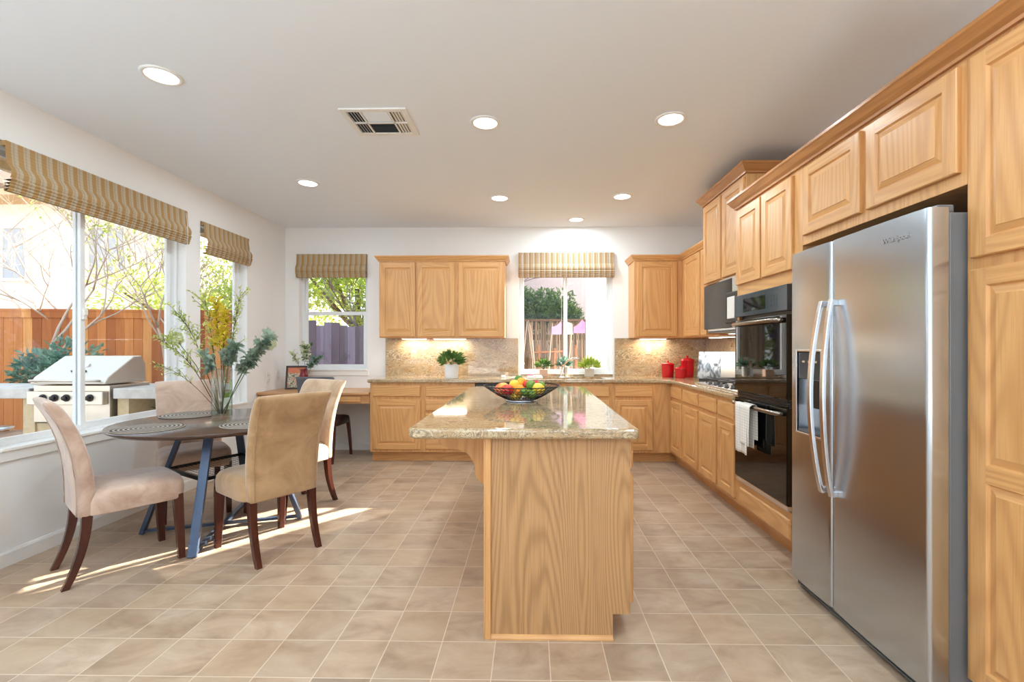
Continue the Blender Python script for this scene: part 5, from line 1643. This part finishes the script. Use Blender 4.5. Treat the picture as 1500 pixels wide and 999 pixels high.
spray('leaf_stem', vb(.02, 0), V2(390, 500, .0), 'grey-green leafy stem reaching far right', 'leaf stem', 3, .052, .042, seed=41, tstart=.55, dens=8, side=2, sp_len=.07, group=VG, stem='water', r0=.003)
spray('leaf_stem', vb(.02, .01), V2(372, 520, .05), 'grey-green leafy stem low on the right', 'leaf stem', 4, .052, .042, seed=42, tstart=.55, dens=7, side=2, sp_len=.07, group=VG, stem='water', r0=.003)
spray('leaf_stem', vb(0, -.02), V2(340, 512, -.08), 'grey-green leafy stem over the vase rim in front', 'leaf stem', 4, .050, .040, seed=43, tstart=.62, dens=6, side=2, sp_len=.06, group=VG, stem='water', r0=.003)
spray('leaf_stem', vb(-.02, 0), V2(306, 528, -.04), 'grey-green leafy stem low on the left of the rim', 'leaf stem', 3, .058, .034, seed=44, tstart=.7, dens=4, side=2, sp_len=.06, group=VG, stem='water', r0=.003)
def puff(u, v, d, r, mat, lb, sd):
    c_ = Vector(V2(u, v, d)); t = thing('hydrangea', vb(0, 0), lb, 'flower', VG)
    mb = MB(); rnd = random.Random(sd)
    for i in range(170):
        q = Vector((rnd.gauss(0, 1), rnd.gauss(0, 1), rnd.gauss(0, 1))).normalized()
        mb.leaf(c_ + q * r * .7, (q + Vector((rnd.uniform(-.8, .8), rnd.uniform(-.8, .8), rnd.uniform(-.8, .8)))).normalized(), r * .45, r * .35, 0, nrm=q)
    mb.build('flower_head', mat, t)
    b = Vector(vb(0, 0)); m_ = b.lerp(c_, .55) + Vector((0, 0, .05))
    mb = MB(); mb.tube([b, m_, c_], .0028, 6); mb.build('stem', 'water', t)
puff(394, 503, .05, .050, 'petal_w', 'cream hydrangea head at the far right of the bouquet', 51)
puff(257, 496, .06, .052, 'petal_g', 'pale green hydrangea head at the left of the bouquet', 52)
puff(331, 518, -.10, .040, 'leaf_euc', 'grey-green round bud head just above the vase rim', 53)

# ------------------------------------------------------------------ garden outside
GZ = -0.12
g = MB(); g.box(-26, 14, YB + TW + .01, 26, GZ - .2, GZ); g.box(-26, XL - TW - .01, -10, YB + TW + .01, GZ - .2, GZ)
struct(g.build('ground', 'ground'))
g = MB(); g.box(-26, 14, -20, YR - TW - .01, GZ - .2, GZ + .002); g.box(-12, XL - TW - .01, YR - TW - .01, 2.7, GZ, GZ + .012); g.box(-6.5, XL - TW - .01, 3.6, 4.9, GZ, GZ + .012)
struct(g.build('patio', 'patio'))

def fence(name, a, b, h, matn, label, pw=0.14, cap=None, post=2.4, jitter=0.0, top=None):
    L = (Vector(b) - Vector(a)).length; ang = atan2(b[1] - a[1], b[0] - a[0])
    t = thing(name, (a[0], a[1], GZ), label, 'fence', rz=ang, local=True)
    mb = MB(); n = int(L / pw); rnd = random.Random(int(L * 10))
    for i in range(n):
        hh = h + rnd.uniform(-jitter, jitter)
        if pw > .1: mb.box(i * pw + .002, (i + 1) * pw - .002, rnd.uniform(-.004, .004), .02, 0.03, hh)
        else:
            xq = i * pw + pw / 2 + rnd.uniform(-.006, .006); mb.tube([(xq, 0, 0.03), (xq + rnd.uniform(-.012, .012), rnd.uniform(-.02, .0), hh * .5), (xq + rnd.uniform(-.012, .012), 0, hh)], rnd.uniform(.011, .017), 6)
    mb.build('boards', matn, t)
    for z in (.3, h - .3): mb = MB(); mb.box(0, L, .02, .06, z, z + .09); mb.build('rail', cap or matn, t)
    if cap:
        mb = MB(); mb.box(0, L, -.03, .09, h, h + .035); mb.build('cap_board', cap, t)
        if pw > .1: mb = MB(); mb.box(0, L, -.022, -.005, h - .11, h); mb.build('trim_board', cap, t)
    for i in range(int(L / post) + 1):
        mb = MB(); mb.box(i * post, i * post + .09, .02, .11, 0, h); mb.build('post', cap or matn, t)
    return t
fence('wooden_fence', (-13.5, 6.9), (-4.15, 8.1), 1.98, 'cedar', 'orange cedar board fence behind the grill', cap='cedar')
fence('wooden_fence', (-4.1, 8.25), (-1.2, 8.25), 1.84, 'shadefence', 'board fence outside the desk window, bluish shade in its colour', jitter=.10)
t = fence('reed_fence', (-0.75, 7.55), (1.75, 7.55), 1.80, 'reed', 'reed screen fence outside the sink window', pw=0.024, cap='twig', jitter=.03)
# rustic trellis of curved branches in front of the reed fence
t = thing('branch_trellis', (0.2, 7.2, GZ), 'rustic trellis of orange rails and pale bent branches in front of the reed fence', 'trellis')
mb = MB(); rr = random.Random(4)
for _p, _r in (([(0.37, 7.35, GZ), (0.37, 7.35, 1.25)], .03), ([(-.05, 7.33, .75), (0.5, 7.33, .76)], .016), ([(-.05, 7.33, 1.18), (0.5, 7.33, 1.20)], .016), ([(.12, 7.34, GZ), (.12, 7.34, 1.3)], .02), ([(.70, 7.34, GZ), (.70, 7.34, 1.3)], .02)):
    mb = MB(); mb.tube(_p, _r, 8); mb.build('rail', 'rail_wood', t)
#([(0.37, 7.35, GZ), (0.37, 7.35, 1.25)], .03, 8); mb.tube([(-.05, 7.33, .75), (0.5, 7.33, .76)], .016, 6); mb.tube([(-.05, 7.33, 1.18), (0.5, 7.33, 1.20)], .016, 6); mb.tube([(.12, 7.34, GZ), (.12, 7.34, 1.3)], .02, 6); mb.tube([(.70, 7.34, GZ), (.70, 7.34, 1.3)], .02, 6)
#mb.build('rail', plain('orange_wood', srgb(190, 120, 76), .8), t)
for (x, b1, b2) in ((-.17, .04, -.02), (-.12, -.05, .06), (-.06, .09, .05), (.02, .08, -.06), (-.15, .12, .10), (.30, -.04, .03), (.62, -.06, .02)):
    mb = MB(); pts = [(x + b1 * sin(k / 9 * pi) + b2 * (k / 9), 7.2 + rr.uniform(-.02, .02), GZ + (1.75) * k / 9 * rr.uniform(.97, 1.03)) for k in range(10)]
    mb.tube(pts, [.016 - .001 * k for k in range(10)], 6); mb.build('bent_branch', 'bark', t)

def blob_tree(name, c, R, n, L, matn, label, trunk=None, seed=1, cat='tree', group=None, squash=1.0, lumps=8, bark='bark_d'):
    rnd = random.Random(seed); c = Vector(c)
    t = thing(name, (c.x, c.y, GZ), label, cat, group)
    mb = MB()
    cs = [(c + Vector((rnd.uniform(-1, 1) * R * .6, rnd.uniform(-1, 1) * R * .5, rnd.uniform(-.7, .8) * R * .6 * squash)), R * rnd.uniform(.35, .6)) for _ in range(lumps)]
    for i in range(n):
        cc, r = cs[rnd.randrange(len(cs))]
        q = Vector((rnd.gauss(0, 1), rnd.gauss(0, 1), rnd.gauss(0, 1) * squash)).normalized()
        p = cc + q * r * rnd.uniform(.55, 1.05)
        if p.z < GZ + .02: continue
        mb.leaf(p, (q + Vector((rnd.uniform(-1, 1), rnd.uniform(-1, 1), rnd.uniform(-.6, 1)))).normalized(), L * rnd.uniform(.6, 1.3), L * .45 * rnd.uniform(.7, 1.3), 0, nrm=(rnd.uniform(-1, 1), rnd.uniform(-1, 1), 1))
    mb.build('foliage', matn, t)
    mb = MB(); mb.tube([(c.x, c.y, GZ), (c.x + .04, c.y, c.z * .5), tuple(c)], [R * .07, R * .05, R * .03], 8)
    for (cc, r) in cs: mb.tube([(c.x + .02, c.y, max(GZ + .1, c.z * .6)), tuple(cc)], [R * .03, R * .012], 5)
    mb.build('trunk', bark, t)
    return t
def bare_tree(base, h, label, seed, matn='bark', spread=.55, leaves=0, lmat='tree_out', depth=5, lean=(0, 0), r0=.07):
    rnd = random.Random(seed); t = thing('bare_tree', base, label, 'tree', 'bare winter trees in the garden')
    mb = MB(); lf = MB()
    def grow(p, d, L, r, lv):
        pts = [p]; q = p.copy(); dd = d.copy()
        for k in range(4):
            dd = (dd + Vector((rnd.uniform(-1, 1), rnd.uniform(-1, 1), rnd.uniform(-.3, .6))) * .16).normalized()
            q = q + dd * L / 4; pts.append(q.copy())
        mb.tube(pts, [r * (1 - .11 * k) for k in range(5)], 6 if lv < 3 else 4, smooth=lv < 3)
        if leaves and lv >= depth - 2:
            for k in range(leaves):
                pp = pts[rnd.randrange(1, 5)]
                lf.leaf(pp, Vector((rnd.uniform(-1, 1), rnd.uniform(-1, 1), rnd.uniform(-1, 1))), .07, .035)
        if lv >= depth: return
        m_ = 3 if lv < 4 else 2
        for k in range(m_):
            nd = (dd + Vector((rnd.uniform(-1, 1), rnd.uniform(-1, 1), rnd.uniform(-.25, .7))) * spread * 1.4).normalized()
            grow(pts[-1 if k else -2], nd, L * rnd.uniform(.62, .85), r * .6, lv + 1)
    grow(Vector(base), Vector((lean[0], lean[1], 1)).normalized(), h * .32, r0, 0)
    mb.build('branches', matn, t)
    if lf.v: lf.build('leaves', lmat, t)
    return t
bare_tree((-6.9, 6.3, GZ), 4.6, 'pale bare tree with long tangled branches at the left of the large window', 3, 'bark', .75, leaves=1, depth=7, lean=(.25, 0), r0=.035)
bare_tree((-5.75, 7.2, GZ), 3.6, 'dark bare tree with upright forked branches seen in the right pane of the large window', 5, 'bark', .6, depth=7, r0=.045)
bare_tree((-8.0, 7.9, GZ), 4.6, 'pale bare tree against the cream house at the far left of the large window', 23, 'bark', .8, depth=7, lean=(.1, 0), r0=.035)
bare_tree((-3.3, 9.6, GZ), 4.4, 'bare tree behind the grey fence at the left of the desk window', 8, 'bark_d', .6, leaves=2, depth=5)
bare_tree((-2.15, 9.4, GZ), 4.8, 'bare tree with dense twigs behind the grey fence at the right of the desk window', 9, 'bark_d', .65, depth=6)
TGp = 'leafy trees beyond the fences'
blob_tree('garden_tree', (-7.6, 10.5, 2.4), 1.7, 2600, .12, 'tree_out', 'yellow-green leafy tree beyond the cedar fence, left of the window mullion', seed=2, group=TGp)
blob_tree('garden_tree', (-8.6, 11.5, 2.0), 1.1, 1500, .12, 'tree_out', 'yellow-green leafy tree beyond the cedar fence in the right pane', seed=3, group=TGp)
blob_tree('garden_tree', (-5.9, 9.9, 2.2), 1.2, 2200, .11, 'tree_out', 'green leafy tree beyond the fence in the narrow window', seed=4, group=TGp)
blob_tree('garden_tree', (-4.3, 11.5, 2.7), 2.0, 6500, .15, 'tree_out', 'bright yellow-green tree beyond the grey fence outside the desk window', seed=6, group=TGp)
blob_tree('garden_tree', (-2.9, 11.3, 2.2), 1.4, 4500, .14, 'leaf_lime', 'lime-green tree low behind the grey fence outside the desk window', seed=7, group=TGp)
SH = 'dark shrubs behind the reed fence'
blob_tree('garden_shrub', (-.10, 8.15, 1.95), .50, 2600, .085, 'leaf_dark', 'tall dark green shrub over the reed fence at the left of the sink window', seed=12, cat='shrub', group=SH, lumps=9)
blob_tree('garden_shrub', (.38, 8.2, 1.90), .46, 2200, .085, 'leaf_dark', 'dark green shrub over the reed fence left of the sink window mullion', seed=13, cat='shrub', group=SH, lumps=9)
blob_tree('garden_shrub', (.80, 8.1, 1.72), .28, 900, .08, 'leaf_dark', 'small dark green shrub over the reed fence right of the mullion', seed=14, cat='shrub', group=SH, lumps=5)
blob_tree('garden_shrub', (-3.82, 3.18, .22), .45, 2600, .07, 'leaf', 'low bright green bush just outside the large window, bottom left', seed=15, cat='shrub', squash=.7, lumps=10)
blob_tree('garden_shrub', (-6.05, 6.0, .95), .55, 1400, .10, 'leaf_teal', 'blue-green leafy shrub behind the grill lid', seed=16, cat='shrub', squash=.7, lumps=7)
blob_tree('garden_shrub', (-4.3, 5.55, .30), .45, 1400, .07, 'leaf', 'small green bush low in the right pane of the large window', seed=17, cat='shrub', squash=.9, lumps=6)
blob_tree('garden_shrub', (-4.45, 6.9, .35), .5, 1400, .08, 'leaf_lime', 'bright green bush low in the narrow window', seed=18, cat='shrub', squash=.9, lumps=6)

# coloured panels stand in for reflections in the sink window glass
HG = 'small coloured panels standing in for window reflections'
def hang(pts, y, matn, lb):
    t = thing('reflection_panel', (sum(p[0] for p in pts) / len(pts), y, pts[0][1]), lb, 'reflection panel', HG)
    mb = MB(); mb.prism(pts, y, y + .006, 'y'); mb.build('panel', matn, t)
    xm_ = max(pts, key=lambda p: p[1]); mb = MB(); mb.tube([(xm_[0], y + .003, xm_[1] - .005), (xm_[0], y + .003, 2.62)], .0015, 5); mb.build('thread', 'plastic_white', t)
M['pk'] = leaf_mat('pink_reflection', srgb(208, 160, 188), srgb(216, 150, 188), .4); M['lav'] = leaf_mat('lavender_reflection', srgb(186, 174, 206), srgb(202, 176, 204), .4); M['mint'] = leaf_mat('mint_reflection', srgb(190, 208, 188), srgb(208, 220, 204), .5)
hy = 6.15
def HX(u): return (u - 767) / 685 * hy - .016 * hy
def HZ(v): return HC - (v - 508) / 685 * hy
hang([(HX(808), HZ(490)), (HX(822.5), HZ(490)), (HX(822.5), HZ(470)), (HX(815), HZ(477)), (HX(808), HZ(479))], hy, 'lav', 'lavender reflection panel, leftmost of the three hanging outside the sink window')
hang([(HX(830), HZ(490)), (HX(839.5), HZ(490)), (HX(837), HZ(474)), (HX(830), HZ(471))], hy, 'mint', 'white-green reflection panel, middle of the three hanging outside the sink window')
hang([(HX(839.8), HZ(488)), (HX(857), HZ(488)), (HX(857), HZ(473)), (HX(853), HZ(468)), (HX(846), HZ(476)), (HX(840), HZ(479))], hy, 'pk', 'pink reflection panel, rightmost of the three hanging outside the sink window')

# outdoor kitchen with grill
GY = 4.85
t = thing('outdoor_counter', (-5.2, GY + .3, GZ), 'pale stone outdoor counter that carries the grill', 'outdoor counter')
mb = MB(); mb.box(-7.4, -5.32, GY + .02, GY + .72, .72, .83); mb.box(-4.42, -3.62, GY + .02, GY + .72, .72, .83); mb.box(-5.32, -4.42, GY + .55, GY + .72, .72, .83); mb.build('countertop', 'concrete', t, bevel=.01)
mb = MB(); mb.box(-5.45, -5.32, GY + .08, GY + .70, GZ, .72); mb.box(-4.42, -4.30, GY + .08, GY + .70, GZ, .72); mb.box(-7.3, -7.15, GY + .08, GY + .70, GZ, .72); mb.box(-3.8, -3.68, GY + .08, GY + .70, GZ, .72); mb.box(-5.32, -4.42, GY + .10, GY + .70, GZ, .45)
mb.build('pier', 'stucco_tan', t)
mb = MB(); mb.box(-4.78, -4.46, GY + .07, GY + .10, .12, .50); d = mb.build('cabinet_door', 'plastic_white', t, bevel=.006)
mb = MB(); mb.tube([(-4.70, GY + .06, .44), (-4.70, GY + .04, .44), (-4.54, GY + .04, .44), (-4.54, GY + .06, .44)], .007, 6); mb.build('handle', 'iron', d)
t = thing('gas_grill', (-4.87, GY + .25, .47), 'stainless built-in gas grill with sloped lid outside the large window', 'grill')
gx0, gx1 = -5.28, -4.46
mb = MB(); mb.box(gx0, gx1, GY + .03, GY + .55, .47, .86); mb.build('firebox', 'steel_grill', t, bevel=.004)
mb = MB(); mb.box(gx0 - .01, gx1 - .02, GY - .035, GY + .03, .66, .80); cp = mb.build('control_panel', 'steel_grill', t, bevel=.008)
for k in range(5):
    xk = gx0 + .17 + k * .125
    mb = MB(); mb.tube([(xk, GY - .035, .735), (xk, GY - .045, .735)], .038, 16); mb.tube([(xk, GY - .045, .735), (xk, GY - .075, .735)], .022, 14); mb.build('knob', 'iron', cp)
mb = MB(); mb.prism([(GY - .02, .89), (GY + .02, .95), (GY + .34, 1.165), (GY + .44, 1.17), (GY + .50, 1.08), (GY + .50, .875), (GY - .02, .875)], gx0 + .015, gx1 - .005, 'x'); lid = mb.build('lid', 'steel_grill', t, bevel=.012, seg=3)
mb = MB(); mb.tube([(gx0 + .06, GY - .02, .91), (gx0 + .06, GY - .07, .915), (gx1 - .06, GY - .07, .915), (gx1 - .06, GY - .02, .91)], .014, 8); mb.build('handle', 'steel_grill', lid)
mb = MB(); mb.lathe([(0.036, -0.004), (0.036, .012), (0.03, .014), (0.001, .014)], (0, 0, 0), 20)
rt = Matrix.Rotation(radians(55), 3, 'X'); mb.v = [tuple(rt @ Vector(v) + Vector((-4.86, GY + .19, 1.068))) for v in mb.v]; mb.build('thermometer', 'chrome', lid)
mb = MB(); mb.prism([(-4.93, -.02), (-4.79, -.02), (-4.77, .0), (-4.80, .015), (-4.92, .015), (-4.95, .0)], 0, .006, 'z'); r3 = Matrix.Rotation(radians(34), 3, 'X')
mb.v = [tuple(r3 @ Vector((v[0], v[1], v[2])) + Vector((0, GY + .10, 1.01))) for v in mb.v]; mb.build('badge', 'iron', lid)
t = thing('garden_table', (-5.15, 4.35, GZ), 'small round garden side table in front of the outdoor counter', 'table')
mb = MB(); mb.lathe([(.17, .60), (.175, .612), (.17, .62), (.001, .62)], (-5.15, 4.35, GZ), 28); mb.build('tabletop', 'steel_h', t)
for a in (0.3, 2.4, 4.5):
    mb = MB(); mb.tube([(-5.15 + .04 * cos(a), 4.35 + .04 * sin(a), GZ + .60), (-5.15 + .19 * cos(a), 4.35 + .19 * sin(a), GZ)], .009, 6); mb.build('leg', 'iron', t)

# neighbouring houses
t = thing('neighbour_house', (-13, 15, GZ), 'sunlit cream neighbouring house with a brown roof beyond the cedar fence', 'house')
mb = MB(); mb.box(-24, -9.6, 13.0, 20, GZ, 5.6); mb.build('wall', 'stucco', t)
mb = MB(); mb.prism([(12.2, 5.45), (20.8, 5.45), (20.8, 5.6), (16.5, 7.6), (12.2, 5.62)], -24.6, -9.0, 'x'); mb.build('roof', 'roof', t)
mb = MB(); mb.box(-24.6, -9.0, 12.15, 13.0, 5.30, 5.46); mb.build('eave', 'stucco_tan', t)
for (xa, xb, za, zb_) in ((-15.6, -14.2, 3.2, 4.6), (-12.4, -11.4, 3.4, 4.6), (-18.5, -17.0, 3.2, 4.6)):
    mb = MB(); mb.box(xa, xb, 12.94, 13.0, za, zb_); w_ = mb.build('window', 'win_dark', t)
    mb = MB(); frame_rect(mb, 'x', xa - .08, xb + .08, za - .08, zb_ + .08, 12.90, 13.0, .08); mb.box((xa + xb) / 2 - .03, (xa + xb) / 2 + .03, 12.92, 12.96, za, zb_); mb.build('window_frame', 'white', w_)
t = thing('neighbour_house', (0, 11, GZ), 'plain pink stucco house wall behind the dark shrubs outside the sink window', 'house')
mb = MB(); mb.box(-1.3, 2.55, 9.2, 15, GZ, 5.4); mb.build('wall', 'stucco_pink', t)
mb = MB(); mb.prism([(8.8, 5.3), (15.4, 5.3), (15.4, 5.45), (12.1, 6.9), (8.8, 5.45)], -1.7, 2.95, 'x'); mb.build('roof', 'roof', t)
# own eave above the large window
mb = MB(); mb.box(XL - TW - .75, XL - TW, 1.0, 6.6, 2.66, 2.74); mb.box(XL - TW - .80, XL - TW - .75, 1.0, 6.6, 2.60, 2.78)
struct(mb.build('trim_9', 'stucco_tan'))
mb = MB(); mb.box(XL, XR, YB + TW, YB + TW + .62, 2.62, 2.70)
struct(mb.build('trim_8', 'stucco_tan'))

for o in C.objects:
    if '_o' in o: del o['_o']
